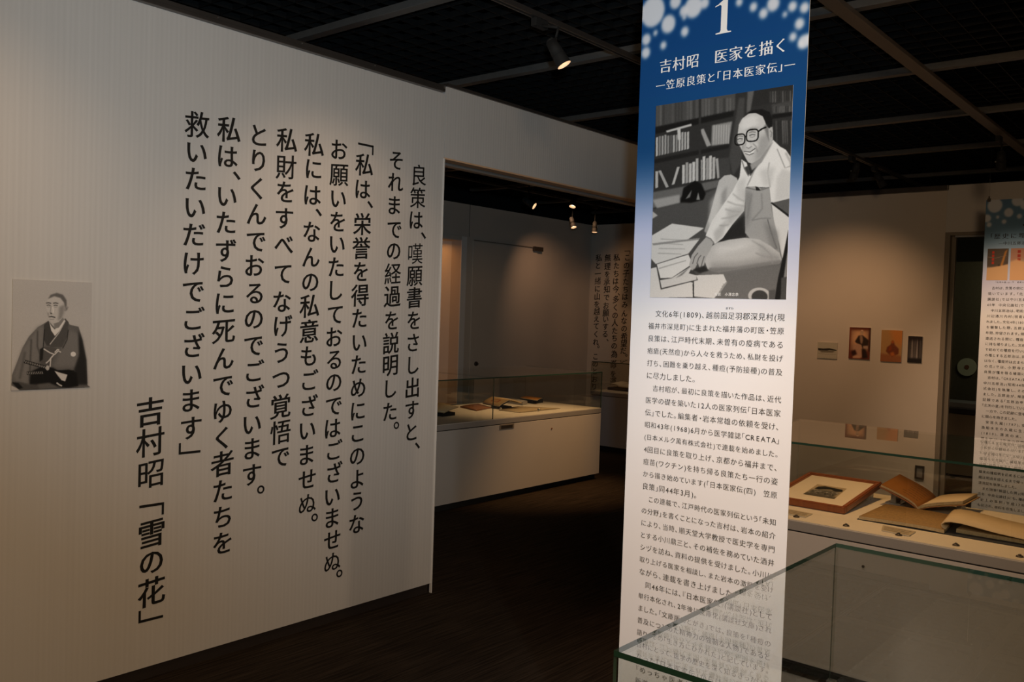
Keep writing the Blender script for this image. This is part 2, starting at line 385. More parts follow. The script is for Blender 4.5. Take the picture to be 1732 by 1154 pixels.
# ---------------------------------------------------------------- flat prints drawn as rasters
class Canvas:
    def __init__(s, w, h, bg, quad=None, ss=2):
        s.w, s.h, s.ss = w*ss, h*ss, ss; s.a = np.ones((s.h, s.w, 3), np.float32)*np.array(bg, np.float32)
        if quad is None: quad = ((0, 0), (1, 0), (1, 1), (0, 1))
        A = []; b = []
        for (x, y), (u, v) in zip(quad, ((0, 0), (s.w, 0), (s.w, s.h), (0, s.h))):
            A += [[x, y, 1, 0, 0, 0, -u*x, -u*y], [0, 0, 0, x, y, 1, -v*x, -v*y]]; b += [u, v]
        s.H = np.append(np.linalg.solve(np.array(A, float), np.array(b, float)), 1).reshape(3, 3)
        c = np.array(quad, float); s.k = s.w/np.hypot(*(c[1]-c[0]))
    def map(s, pts):
        p = np.c_[np.array(pts, float), np.ones(len(pts))] @ s.H.T; return p[:, :2]/p[:, 2:]
    def poly(s, pts, col, blur=0.0, alpha=1.0):
        p = s.map(pts); bl = blur*s.k; m = int(3*bl+2)
        x0, y0 = np.floor(p.min(0)).astype(int)-m; x1, y1 = np.ceil(p.max(0)).astype(int)+m
        x0, y0, x1, y1 = max(0, x0-m), max(0, y0-m), min(s.w, x1+m), min(s.h, y1+m)
        if x1 <= x0 or y1 <= y0: return
        X = np.arange(x0, x1)+0.5; Y = (np.arange(y0, y1)+0.5)[:, None]; ins = np.zeros((y1-y0, x1-x0), bool)
        for (ax, ay), (bx, by) in zip(p, np.roll(p, -1, 0)):
            if ay == by: continue
            c = (Y >= min(ay, by)) & (Y < max(ay, by)); xi = ax+(Y-ay)*(bx-ax)/(by-ay); ins ^= c & (X < xi)
        k = ins.astype(np.float32)
        if bl > 0.4:
            r = int(3*bl)+1; g = np.exp(-0.5*(np.arange(-r, r+1)/bl)**2); g /= g.sum()
            k = np.pad(k, r, mode='edge')
            k = sum(g[i]*k[i:i+k.shape[0]-2*r, :] for i in range(2*r+1))
            k = sum(g[i]*k[:, i:i+k.shape[1]-2*r] for i in range(2*r+1))
        k = (k*alpha)[..., None]; c = np.array(col if np.ndim(col) else (col, col, col), np.float32)
        s.a[y0:y1, x0:x1] = s.a[y0:y1, x0:x1]*(1-k)+c*k
    def ell(s, cx, cy, rx, ry, col, blur=0.0, alpha=1.0, rot=0.0):
        t = np.linspace(0, 2*math.pi, 28, endpoint=False); x, y = rx*np.cos(t), ry*np.sin(t); c, d = math.cos(rot), math.sin(rot)
        s.poly(np.c_[cx+x*c-y*d, cy+x*d+y*c], col, blur, alpha)
    def stroke(s, pts, wd, col, blur=0.0, alpha=1.0):
        p = np.array(pts, float); d = np.gradient(p, axis=0); n = np.c_[-d[:, 1], d[:, 0]]/(np.hypot(d[:, 0], d[:, 1])[:, None]+1e-9)*wd/2
        s.poly(np.r_[p+n, (p-n)[::-1]], col, blur, alpha)
    def done(s, tint=None, grain=0.0):
        a = s.a.reshape(s.h//s.ss, s.ss, s.w//s.ss, s.ss, 3).mean((1, 3))
        if grain: a = a+np.random.default_rng(3).normal(0, grain, a.shape[:2])[..., None]
        if tint is not None: a = a*np.array(tint)
        return np.clip(a, 0, 1)
g = lambda v: v/255.0
def G(c, f):      # helper: f(points, grey 0..255, blur)
    return lambda pts, v, b=0.0, al=1.0: c.poly(pts, g(v), b, al)

def photo_author():
    c = Canvas(330, 450, g(45), ((92, 90), (812, 0), (780, 1112), (65, 1100))); P = G(c, 0); rng = random.Random(4)
    # book case
    P([(80,60),(510,20),(510,120),(80,200)], 72, 3)
    for i in range(26):
        x = 95+i*16; v = rng.choice((60, 78, 90, 70, 84)); P([(x,60),(x+11,60),(x+11,195-(x-95)*0.17),(x,198-(x-95)*0.17)], v, 2)
    P([(80,205),(505,125),(500,155),(80,240)], 22, 3)
    P([(590,10),(820,-10),(812,80),(700,95),(590,110)], 40, 4)
    for i in range(9): P([(690+i*13,30),(697+i*13,30),(699+i*13,88),(690+i*13,92)], rng.choice((60, 85, 50)), 2)
    P([(700,100),(812,82),(812,140),(706,150)], 66, 3)
    for i in range(10): P([(712+i*10,110),(718+i*10,108),(718+i*10,140),(712+i*10,143)], rng.choice((90, 50, 75)), 1)
    P([(704,152),(812,140),(812,160),(704,175)], 20, 2)
    for i in range(9): P([(710+i*11,185),(718+i*11,182),(720+i*11,300),(716+i*11,310)], rng.choice((70, 96, 40, 85)), 2)
    # second row
    for i in range(12):
        x = 92+i*15; t = 255-i*2+rng.randint(-6, 6); v = rng.choice((150, 175, 130, 165, 90)); P([(x,t),(x+11,t-2),(x+11,352-i*3),(x,357-i*3)], v, 1.6)
    P([(145,222),(280,188),(282,200),(150,232)], 185, 2); P([(205,215),(222,212),(225,270),(208,272)], 190, 2)
    P([(325,222),(345,215),(385,305),(362,312)], 150, 2)
    P([(388,200),(495,182),(478,298),(385,308)], 135, 3)
    for i in range(7): P([(398+i*13,200),(402+i*13,199),(400+i*13,300),(396+i*13,300)], 175, 2)
    P([(80,372),(480,300),(478,322),(80,395)], 28, 3)
    # third row
    for x, t, lean, v in ((90,435,0,170),(105,432,42,160),(205,415,-28,175),(232,405,0,185),(250,392,0,150),(268,398,0,178),(286,390,0,190),(304,372,0,165),(322,380,0,185),(340,362,0,190),(358,372,0,150),(374,360,0,185),(392,368,0,170),(408,375,10,160)):
        P([(x,t),(x+15,t-2),(x+15+lean,520-(x-90)*0.14),(x+lean,525-(x-90)*0.14)], v, 1.6)
    P([(425,375),(480,370),(490,470),(430,480)], 62, 3)
    P([(480,370),(530,60),(560,60),(545,400),(500,470)], 66, 4); P([(575,10),(612,5),(590,130),(570,140)], 92, 3)
    P([(318,60),(330,60),(332,500),(320,505)], 45, 2)
    P([(75,545),(440,485),(445,520),(240,570),(75,630)], 96, 3)
    P([(75,585),(220,560),(222,605),(100,632)], 150, 4)
    # floor
    P([(60,640),(250,600),(440,520),(560,470),(820,560),(800,1130),(60,1130)], 74, 4)
    P([(330,960),(520,955),(790,925),(790,1130),(300,1130)], 104, 6)
    P([(225,600),(240,525),(300,488),(335,505),(358,560),(345,590),(280,605)], 12, 3); P([(250,585),(285,535),(275,575)], 110, 2); P([(308,590),(318,548),(328,590)], 130, 2)
    P([(70,640),(104,668),(75,685)], 170, 2)
    # papers
    P([(70,775),(180,712),(350,738),(262,800),(325,798),(268,872),(95,925),(65,890)], 205, 1.5)
    for a in ((120,790,250,800),(110,812,240,822),(110,840,250,845),(105,865,230,872)): P([(a[0],a[1]),(a[2],a[3]),(a[2],a[3]+4),(a[0],a[1]+5)], 165, 1.5)
    P([(75,815),(330,790),(320,800),(80,826)], 140, 1.5)
    P([(60,950),(100,940),(292,1025),(296,1100),(60,1102)], 208, 1.2); P([(290,1028),(298,1028),(298,1100),(292,1100)], 50, 1)
    P([(298,985),(452,980),(470,1020),(405,1106),(298,1096)], 206, 1.2)
    for i in range(5): P([(425+i*6,1085-i*14),(470-i*2,1015+i*4),(472-i*2,1022+i*4),(428+i*6,1090-i*14)], 150, 1)
    P([(96,925),(272,872),(285,930),(318,1010),(122,1060)], 60, 1.5)
    P([(100,926),(268,876),(290,925),(180,998),(120,1000)], 214, 1.2); P([(180,1000),(295,930),(270,975),(310,985),(312,1008),(127,1052),(118,1010)], 200, 1.2)
    P([(110,945),(255,905),(257,910),(112,952)], 170, 1); P([(270,945),(298,920),(235,985),(200,1000)], 120, 2)
    # man: raised knee, sleeve, torso
    P([(352,755),(385,650),(412,545),(428,490),(455,465),(490,460),(520,478),(545,540),(500,600),(455,640),(430,700),(395,770)], 182, 1.5)
    P([(440,560),(470,520),(465,600),(440,620)], 150, 5); P([(352,755),(372,700),(392,760),(365,770)], 150, 4)
    P([(395,760),(560,650),(572,800),(480,810),(420,815)], 38, 2)
    P([(545,382),(572,400),(592,470),(640,400),(708,282),(745,318),(775,335),(800,372),(806,560),(800,610),(700,620),(690,530),(572,525),(566,590),(560,650),(500,720),(448,792),(405,824),(358,778),(392,700),(455,610),(500,545),(535,475)], 222, 1.2)
    P([(700,600),(800,590),(796,860),(758,900),(742,820),(718,740)], 214, 1.5)
    for a in ((470,600,560,625),(460,640,545,655),(440,690,530,668),(430,725,480,720),(500,560,560,600)):
        c.stroke([(a[0],a[1]),((a[0]+a[2])/2,(a[1]+a[3])/2+5),(a[2],a[3])], 7, g(172), 3)
    c.stroke([(690,400),(682,450),(695,530)], 6, g(165), 2); c.stroke([(730,330),(772,430),(800,420)], 5, g(150), 1.5); c.stroke([(775,350),(800,400),(806,440)], 10, g(170), 3)
    c.stroke([(548,390),(560,430),(582,470),(600,455)], 5, g(110), 1.5); c.stroke([(640,400),(612,440),(590,490),(575,520)], 5, g(140), 2)
    P([(760,430),(802,450),(800,590),(720,600),(730,480)], 200, 6); P([(560,425),(580,415),(590,460),(580,465)], 60, 2)
    P([(566,530),(620,522),(650,535),(690,528),(700,620),(712,690),(735,780),(752,905),(700,850),(620,830),(565,765),(566,640)], 160, 1.5)
    c.stroke([(568,530),(640,545),(690,530)], 5, g(105), 1.2); P([(618,524),(632,528),(645,545),(622,545)], 35, 1)
    c.stroke([(600,560),(585,640),(575,690)], 6, g(135), 3); c.stroke([(650,560),(655,640),(600,700)], 6, g(130), 3); c.stroke([(600,700),(650,690),(700,690)], 5, g(128), 2)
    c.stroke([(682,695),(700,760),(730,845)], 5, g(95), 1.5); c.stroke([(735,845),(700,850),(650,810)], 5, g(105), 2)
    for pts, v, bl, al in (([(560,540),(600,560),(590,700),(566,760)],118,9,0.6), ([(660,700),(735,760),(752,900),(700,850)],112,10,0.6), ([(640,440),(720,420),(700,520),(660,520)],188,9,0.7),
                           ([(470,640),(560,620),(560,660),(470,740)],168,9,0.7), ([(400,760),(470,690),(450,780),(408,820)],160,7,0.6), ([(520,500),(570,470),(560,600),(520,600)],178,8,0.5), ([(380,600),(440,520),(420,680),(370,760)],212,8,0.5)):
        P(pts, v, bl, al)
    # lower leg and foot
    P([(372,845),(420,815),(480,800),(565,790),(640,800),(700,835),(745,870),(757,905),(745,925),(640,938),(520,955),(425,970),(370,955),(350,905)], 186, 1.5)
    P([(380,945),(520,940),(740,905),(757,910),(745,928),(520,960),(420,972),(370,960)], 110, 4)
    c.stroke([(600,805),(660,840),(700,880),(710,925)], 6, g(140), 3); c.stroke([(430,840),(500,850),(560,830)], 8, g(205), 5); c.stroke([(620,870),(670,890),(740,895)], 5, g(140), 3)
    P([(380,920),(520,915),(740,880),(755,915),(520,955),(390,960)], 138, 12, 0.7); P([(400,840),(560,800),(640,810),(560,850),(420,880)], 214, 12, 0.6); P([(640,820),(740,880),(750,915),(640,900)], 150, 10, 0.6)
    # hand
    P([(272,930),(285,880),(320,830),(362,785),(402,808),(385,850),(362,890),(350,935),(330,960),(318,920),(300,955),(285,960)], 168, 1.2)
    for q in (((290,925),(300,890),(318,868)),((312,925),(322,895),(335,880)),((335,940),(345,905),(352,885))): c.stroke(q, 4, g(85), 1)
    P([(290,955),(350,935),(375,960),(330,975)], 40, 3); c.stroke([(358,782),(385,795),(405,822)], 6, g(120), 1.5)
    # desk edge, chair leg, cup
    P([(698,612),(798,588),(798,690),(770,665)], 88, 1.2); P([(698,612),(770,668),(798,690),(798,676),(770,655),(704,606)], 35, 1)
    P([(793,735),(798,800),(760,1110),(720,1112),(738,1000),(765,880)], 26, 1.5); P([(786,860),(790,1000),(765,1060),(760,1050)], 130, 2)
    c.ell(640,1092,58,42,g(180),1.2); c.ell(642,1098,42,34,g(60),1.5); P([(690,1065),(725,1060),(722,1112),(690,1112)], 80, 2)
    P([(755,1000),(798,990),(798,1130),(750,1130)], 70, 2)
    # head
    P([(525,240),(530,200),(548,168),(580,145),(640,135),(690,160),(706,210),(708,280),(692,312),(680,345),(652,378),(625,400),(600,407),(580,398),(566,375),(552,345),(538,318),(522,290)], 192, 1.2)
    P([(640,380),(700,300),(712,290),(650,400),(600,440),(590,410)], 150, 2)
    P([(640,270),(690,240),(692,310),(655,370),(615,400),(620,350)], 140, 11, 0.7); P([(535,200),(600,165),(640,190),(600,225),(545,225)], 222, 9, 0.7); P([(548,300),(566,300),(566,335),(556,335)], 150, 6, 0.6); P([(596,300),(632,296),(634,325),(606,328)], 210, 6, 0.7)
    P([(575,140),(600,126),(650,122),(690,138),(704,165),(706,215),(694,226),(676,216),(668,190),(655,160),(620,142)], 22, 1.2)
    P([(660,215),(672,200),(686,225),(690,300),(672,250)], 120, 3)
    P([(686,226),(700,214),(708,232),(708,270),(698,290),(688,270)], 172, 1); c.stroke([(694,235),(702,245),(698,270)], 3, g(100), 1)
    P([(560,230),(600,215),(640,220),(600,235)], 160, 4); P([(540,180),(600,155),(640,165),(560,200)], 212, 6)
    P([(566,290),(580,285),(594,318),(580,328),(566,322)], 205, 2); c.stroke([(568,318),(582,326),(598,316)], 4, g(110), 1.5); c.stroke([(562,262),(570,285),(566,312)], 3, g(140), 2)
    c.stroke([(556,340),(590,345),(618,325)], 4, g(70), 1); P([(562,345),(590,348),(614,333),(606,350),(585,357),(568,354)], 225, 0.8); c.stroke([(564,352),(586,360),(610,350)], 3.5, g(80), 1)
    c.stroke([(604,300),(622,318),(628,345)], 4, g(130), 2); c.stroke([(552,310),(550,330),(556,350)], 3, g(140), 2); P([(640,300),(672,280),(665,340),(640,370)], 160, 7)
    for cx, cy, rx, ry in ((536, 278, 26, 28), (601, 258, 31, 31)):
        pts = []
        for i in range(25):
            t = 2*math.pi*i/24; q = 0.62; pts.append((cx+rx*math.copysign(abs(math.cos(t))**q, math.cos(t)), cy+ry*math.copysign(abs(math.sin(t))**q, math.sin(t))-(math.cos(t))*4))
        c.stroke(pts, 6.5, g(14), 0.6)
        c.stroke([(cx-16,cy+1),(cx,cy-5),(cx+16,cy-2)], 4, g(60), 1); c.stroke([(cx-14,cy+8),(cx,cy+10),(cx+15,cy+5)], 2.5, g(130), 1); c.stroke([(cx-18,cy-14),(cx,cy-19),(cx+18,cy-15)], 5, g(110), 2)
    c.stroke([(560,266),(566,262),(572,262)], 6, g(14), 0.6); c.stroke([(630,240),(650,226),(674,216)], 8, g(14), 0.6)
    return c.done(grain=0.012)

def photo_samurai():
    c = Canvas(230, 310, g(172), ((95,165),(735,180),(735,1020),(95,1052))); P = G(c, 0)
    P([(80,140),(760,150),(760,400),(80,400)], 166, 60, 0.6); P([(80,700),(760,700),(760,1060),(80,1060)], 182, 60, 0.5)
    # robe
    P([(95,1010),(98,930),(140,820),(180,710),(230,620),(300,545),(385,492),(450,560),(520,470),(560,520),(632,535),(665,640),(700,800),(712,1000),(735,1018),(400,1045),(160,1048)], 92, 2)
    P([(300,545),(350,525),(355,700),(320,800),(250,870),(230,1000),(150,1010),(110,930),(180,720)], 112, 14); P([(560,560),(650,600),(640,860),(430,860),(500,700)], 108, 12)
    P([(630,560),(665,640),(700,800),(712,1000),(620,1000),(600,880),(640,760)], 34, 8)
    c.stroke([(250,640),(245,800),(240,980)], 10, g(62), 5); c.stroke([(300,570),(300,700),(330,780)], 10, g(66), 5); c.stroke([(200,740),(180,860),(160,960)], 12, g(70), 8)
    P([(385,492),(350,525),(348,640),(375,690),(400,690),(440,610)], 62, 2); P([(520,470),(550,500),(540,620),(500,700),(400,700),(440,612)], 74, 2)
    c.stroke([(356,560),(350,640),(348,700)], 6, g(30), 2); c.stroke([(548,560),(540,640),(505,710)], 6, g(34), 2)
    P([(392,500),(408,530),(436,560),(470,540),(512,470),(522,490),(470,580),(440,612),(410,570)], 205, 1.5); c.stroke([(522,490),(470,590),(400,680)], 7, g(185), 1.5)
    P([(345,700),(420,700),(480,720),(430,780),(400,880),(330,850),(315,780)], 78, 5); P([(320,720),(350,700),(345,800),(320,820)], 30, 3)
    for q in (((350,715),(400,745),(440,760)),((440,760),(470,730),(492,742)),((405,860),(410,790),(440,755)),((425,770),(395,810),(370,832)),((440,745),(462,720),(478,722))): c.stroke(q, 10, g(190), 1.5)
    c.ell(592,755,22,20,g(205),1.5)
    # dark lap, swords
    P([(250,900),(330,860),(430,865),(470,890),(560,880),(620,900),(640,1010),(560,1025),(330,1020),(240,1000)], 16, 5)
    P([(98,985),(160,980),(230,1000),(400,1000),(500,1020),(440,1044),(160,1048),(120,1020)], 70, 6); P([(100,1015),(150,1035),(160,1050),(95,1052)], 175, 3); P([(100,985),(150,990),(190,1030),(150,1040)], 20, 3)
    P([(300,1000),(400,985),(480,1022),(330,1040)], 88, 6)
    for x0, y0, x1, y1, n in ((195, 818, 385, 868, 13), (218, 912, 350, 905, 9)):
        c.stroke([(x0,y0),((x0+x1)/2,(y0+y1)/2),(x1,y1)], 27, g(22), 1)
        for i in range(n):
            t = (i+0.5)/n; x = x0+(x1-x0)*t; y = y0+(y1-y0)*t; c.stroke([(x-4,y-10),(x,y),(x+5,y+10)], 5, g(165), 1)
    c.ell(385,868,16,20,g(170),2); P([(440,890),(500,908),(548,920),(530,975),(500,965),(470,930)], 190, 2); c.stroke([(460,985),(480,1000),(505,1012)], 12, g(180), 1.5)
    c.stroke([(400,870),(460,890),(600,890)], 8, g(10), 2)
    # head
    P([(428,500),(500,460),(515,480),(470,545),(436,552)], 120, 2)
    P([(372,340),(385,300),(430,275),(490,285),(525,320),(528,375),(515,420),(505,460),(470,500),(435,512),(405,498),(388,462),(372,420),(364,380)], 178, 1.5)
    P([(378,318),(400,285),(450,268),(500,282),(530,325),(532,385),(518,385),(510,345),(480,308),(430,295)], 92, 4)
    P([(470,380),(515,360),(512,420),(495,470),(460,490),(470,440)], 128, 8)
    P([(512,390),(530,372),(548,378),(540,402),(522,416),(510,410)], 138, 1.5); c.stroke([(522,385),(534,388),(528,402)], 4, g(80), 1.5)
    for cx, cy in ((384, 366), (441, 366)):
        c.stroke([(cx-20,cy-14),(cx,cy-18),(cx+22,cy-13)], 8, g(70), 2); c.stroke([(cx-15,cy+3),(cx,cy+0),(cx+17,cy+3)], 6, g(48), 1.2); c.stroke([(cx-12,cy+14),(cx,cy+16),(cx+14,cy+13)], 4, g(120), 2)
    c.stroke([(405,370),(400,410),(398,432)], 5, g(130), 2); P([(398,425),(412,428),(418,436),(402,440)], 85, 2); c.stroke([(418,380),(424,412),(420,432)], 7, g(215), 3)
    P([(385,458),(410,452),(440,460),(442,468),(410,462),(388,464)], 62, 1.5); c.stroke([(395,478),(415,482),(432,478)], 4, g(130), 2); P([(372,420),(390,430),(392,458),(380,452)], 140, 4)
    c.a = c.a*1.13
    return c.done((1.0, 0.985, 0.975), 0.012)

def banner_bg(blue, blue2, dots, w=200, h=800, fade=(0.195, 0.32)):
    c = Canvas(w, h, (0.90, 0.915, 0.945))
    y = (np.arange(c.h)+0.5)/c.h; t = np.clip((y-fade[0])/(fade[1]-fade[0]), 0, 1)**1.0
    k = (t*t*(3-2*t))[:, None, None]
    top = np.array(blue)*(1-np.clip(y/0.2, 0, 1))[:, None]+np.array(blue2)*np.clip(y/0.2, 0, 1)[:, None]
    q = np.clip((y-fade[1]+0.02)/0.12, 0, 1)[:, None, None]; pale = np.array((0.74, 0.77, 0.90))*(1-q)+c.a*q
    c.a = (top[:, None, :]*(1-k)+pale*k).astype(np.float32)
    for x, yy, r, al in dots: c.ell(x, yy, r, r*w/h, (0.86, 0.88, 0.92), 0.008, al)
    return c.done()
def portrait(kind):
    c = Canvas(64, 96 if kind < 3 else 64, (0.5, 0.5, 0.5)); S = c.poly
    if kind == 0:     # wide pale drawing of a town
        c.a[:] = (0.70, 0.68, 0.62); S([(0.03,0.38),(0.3,0.40),(0.6,0.36),(0.97,0.44),(0.97,0.50),(0.6,0.47),(0.4,0.56),(0.05,0.52)], (0.16,0.15,0.13), 0.012)
        S([(0.1,0.5),(0.9,0.5),(0.8,0.62),(0.2,0.64)], (0.45,0.43,0.38), 0.03); c.stroke([(0.05,0.7),(0.5,0.74),(0.95,0.72)], 0.015, (0.5,0.48,0.44), 0.01)
    if kind == 1:     # sepia seated man in robes
        c.a[:] = (0.62, 0.47, 0.37); c.ell(0.5,0.35,0.38,0.32,(0.86,0.66,0.50),0.1)
        S([(0,0),(1,0),(1,0.08),(0,0.08)], (0.35,0.14,0.08), 0.05); S([(0.94,0),(1,0),(1,1),(0.90,1)], (0.22,0.08,0.05), 0.04); S([(0,0),(0.08,0),(0.06,1),(0,1)], (0.45,0.22,0.14), 0.04)
        S([(0,0.75),(0.3,0.72),(1,0.75),(1,1),(0,1)], (0.42,0.20,0.14), 0.05)
        S([(0.44,0.26),(0.62,0.24),(0.80,0.33),(0.93,0.40),(0.90,0.60),(0.66,0.66),(0.55,0.55),(0.36,0.50),(0.28,0.45)], (0.20,0.14,0.11), 0.02)
        S([(0.5,0.25),(0.62,0.25),(0.66,0.40),(0.62,0.52),(0.55,0.50),(0.5,0.36)], (0.60,0.48,0.40), 0.02)
        S([(0.22,0.55),(0.45,0.52),(0.6,0.55),(0.66,0.95),(0.35,0.97),(0.2,0.88)], (0.74,0.58,0.48), 0.02); S([(0.66,0.58),(0.9,0.56),(0.9,0.66),(0.7,0.68)], (0.7,0.58,0.5), 0.02)
        S([(0.62,0.66),(0.8,0.68),(0.92,0.95),(0.66,0.98)], (0.16,0.1,0.08), 0.03); S([(0.12,0.78),(0.3,0.7),(0.4,0.85),(0.2,0.92)], (0.2,0.1,0.08), 0.03); S([(0.2,0.92),(0.5,0.9),(0.6,0.97),(0.2,0.98)], (0.8,0.62,0.5), 0.02)
        c.ell(0.59,0.16,0.085,0.075,(0.76,0.62,0.50),0.008); c.ell(0.6,0.10,0.05,0.03,(0.84,0.70,0.58),0.01); c.stroke([(0.55,0.14),(0.6,0.135),(0.65,0.14)], 0.012, (0.4,0.25,0.18), 0.006)
    if kind == 2:     # ochre faded seated figure
        c.a[:] = (0.70, 0.54, 0.34); S([(0,0.75),(1,0.80),(1,1),(0,1)], (0.60,0.38,0.24), 0.04); S([(0.4,0),(1,0),(1,0.5),(0.6,0.4)], (0.80,0.52,0.26), 0.1)
        S([(0.52,0.34),(0.6,0.34),(0.66,0.46),(0.86,0.58),(0.86,0.74),(0.55,0.84),(0.25,0.68),(0.3,0.54),(0.46,0.46)], (0.46,0.24,0.15), 0.02)
        c.ell(0.55,0.37,0.06,0.05,(0.68,0.36,0.16),0.015); S([(0.45,0.72),(0.62,0.68),(0.7,0.8),(0.5,0.82)], (0.74,0.42,0.20), 0.03); S([(0.42,0.5),(0.52,0.5),(0.5,0.64),(0.36,0.66)], (0.56,0.24,0.1), 0.02)
    if kind == 3:     # narrow grey waterfall-like print
        c.a[:] = (0.20, 0.17, 0.18); 
        for x, wd, v in ((0.1, 0.1, 0.30), (0.25, 0.16, 0.52), (0.45, 0.12, 0.40), (0.62, 0.1, 0.62), (0.82, 0.14, 0.34)):
            S([(x,0.12),(x+wd*0.6,0.1),(x+wd,0.84),(x-0.04,0.86)], (v,v*0.95,v*0.93), 0.03)
        S([(0,0),(1,0),(1,0.14),(0,0.16)], (0.14,0.11,0.12), 0.05); S([(0,0.85),(1,0.85),(1,1),(0,1)], (0.13,0.12,0.13), 0.03)
    return c.done(grain=0.01)
def engraving():
    c = Canvas(120, 80, (0.66, 0.61, 0.52)); rng = random.Random(2)
    c.poly([(0.12,0.2),(0.3,0.08),(0.92,0.16),(0.98,0.34),(0.78,0.42),(0.6,0.28),(0.4,0.34),(0.26,0.42),(0.1,0.4)], (0.10,0.11,0.12), 0.012)
    c.poly([(0.05,0.5),(0.3,0.42),(0.6,0.34),(0.95,0.46),(0.9,0.94),(0.06,0.92)], (0.36,0.36,0.35), 0.03)
    for i in range(46):
        x, y = rng.uniform(0.06, 0.9), rng.uniform(0.5, 0.92); c.ell(x, y, rng.uniform(0.01, 0.04), rng.uniform(0.01, 0.04), [rng.choice((0.12, 0.2, 0.6))]*3, 0.006)
    c.poly([(0.0,0.82),(1,0.84),(1,1),(0,1)], (0.30,0.29,0.27), 0.04)
    return c.done(grain=0.02)
def bookpage(col, ink, rows=9, cols=False, pic=False, seed=1):
    c = Canvas(90, 110, col); rng = random.Random(seed)
    for i in range(rows):
        y = 0.1+0.8*i/rows
        x = 0.1
        while x < (0.5 if cols else 0.88):
            d = rng.uniform(0.02, 0.09); c.poly([(x,y),(x+d,y),(x+d,y+0.022),(x,y+0.022)], ink, 0.006, 0.6); x += d+0.02
    if pic: c.poly([(0.3,0.3),(0.7,0.28),(0.72,0.7),(0.32,0.72)], (0.55,0.25,0.18), 0.02); c.poly([(0.36,0.36),(0.64,0.34),(0.66,0.64),(0.38,0.66)], (0.62,0.5,0.34), 0.02)
    return c.done()
def cover_picture(kind):
    c = Canvas(80, 110, (0.62, 0.55, 0.47))
    if kind == 0:
        c.poly([(0,0),(1,0),(1,0.5),(0.6,0.62),(0,0.58)], (0.28,0.24,0.20), 0.03); c.poly([(0.6,0.62),(0.82,0.1),(0.95,0.02),(0.8,0.4),(0.7,0.66)], (0.62,0.42,0.18), 0.02)
        c.poly([(0.55,0.5),(0.75,0.6),(0.7,0.68),(0.5,0.6)], (0.05,0.05,0.05), 0.02)
        for i in range(4): c.poly([(0.22,0.08+i*0.11),(0.33,0.08+i*0.11),(0.33,0.16+i*0.11),(0.22,0.16+i*0.11)], (0.65,0.16,0.08), 0.01)
        c.stroke([(0,0.26),(0.4,0.3),(0.9,0.22)], 0.012, (0.5,0.42,0.36), 0.006)
        c.poly([(0,0.62),(1,0.5),(1,1),(0,1)], (0.76,0.62,0.46), 0.02)
    else:
        c.poly([(0,0),(1,0),(1,0.3),(0,0.4)], (0.62,0.46,0.38), 0.05)
        for i in range(4): c.poly([(0.32,0.06+i*0.13),(0.46,0.06+i*0.13),(0.46,0.15+i*0.13),(0.32,0.15+i*0.13)], (0.55,0.14,0.08), 0.012)
        c.poly([(0,0.42),(0.3,0.35),(1,0.5),(1,1),(0,1)], (0.78,0.62,0.46), 0.03)
    return c.done()
# ================================================================ the setting
fl = struct('floor', box(-3, 13, -4, 8, -0.1, 0), M['carpet'])
ce = struct('ceiling', box(-3, 13, -4, 8, 3.45, 3.55), M['ceil'])
bm = bmesh.new()                                            # open black lattice hung under the void
x = -1.0
while x < 12.9: B(bm, x-0.002, x+0.002, -3.9, 7.1, 3.036, 3.066); x += 0.115
y = -3.9
while y < 7.1: B(bm, -1, 12.9, y-0.002, y+0.002, 3.036, 3.066); y += 0.115
lt = obj('lattice', bm, M['lattice'], ce); lt['kind'] = 'stuff'
for x in (0.5, 1.68, 2.87, 4.02, 5.2, 6.39, 7.6, 8.86, 10.05, 11.2):
    obj('ceiling_strip', box(x-0.028, x+0.028, -3.9, 7.1, 2.998, 3.034, 0.003), M['strip'], ce)
obj('ceiling_beam', box(-1, 12.9, 1.445, 1.515, 2.975, 2.9975, 0.003), mat('warm_lit_beam', (0.11, 0.085, 0.065), 0.5), ce, 'beam running along the ceiling, warm bounced light put into its brown colour')  # brown is painted in for warm light bounced up from the case below

YW = 3.539
wl = struct('wall_left', box(-3, 3.554, YW, YW+0.2, 0.055, 2.851), M['wall'])
obj('edge_strip', box(3.5535, 3.560, YW-0.006, YW+0.01, 0.0, 2.452), M['wallend'], wl)
bb = struct('baseboard_left', box(-3, 3.54, YW+0.012, YW+0.18, 0, 0.055), M['base'])
wh = struct('wall_header', box(3.5605, 7.3, YW, YW+0.2, 2.458, 2.851), M['wall'])
obj('soffit_board', box(3.5605, 7.3, YW+0.001, YW+0.075, 2.449, 2.4579), M['soffit'], wh)
obj('slot', box(3.5605, 7.3, YW+0.0751, YW+0.09, 2.4565, 2.4579), M['black'], wh)
obj('sliding_rail', box(3.5605, 7.3, YW+0.0901, YW+0.14, 2.436, 2.4579, 0.002), M['greyrail'], wh)
obj('soffit_board', box(3.5605, 7.3, YW+0.1401, YW+0.198, 2.449, 2.4579), M['soffit'], wh)
obj('cap_rail', box(3.5605, 7.3, YW-0.012, YW+0.2, 2.8515, 2.868), M['rail'], wh)
struct('wall_left', box(7.3005, 8.4, YW, YW+0.2, 0.0, 2.851), M['wall'])
tr = struct('trim_1', box(-3, 3.522, YW-0.032, YW-0.0005, 2.809, 2.826, 0.003), M['rail'])
obj('rail_upper_lip', box(-3, 3.522, YW-0.020, YW-0.0005, 2.8262, 2.848, 0.003), M['rail'], tr)
obj('rail_end', box(3.5222, 3.527, YW-0.026, YW-0.0005, 2.815, 2.846), M['steel'], tr)
for x in (1.83, 2.13, 2.57, 3.02):
    obj('screw', cyl(bmesh.new(), (x, YW-0.0202, 2.838), (x, YW-0.0235, 2.838), 0.0035, n=8), M['steel'], tr)

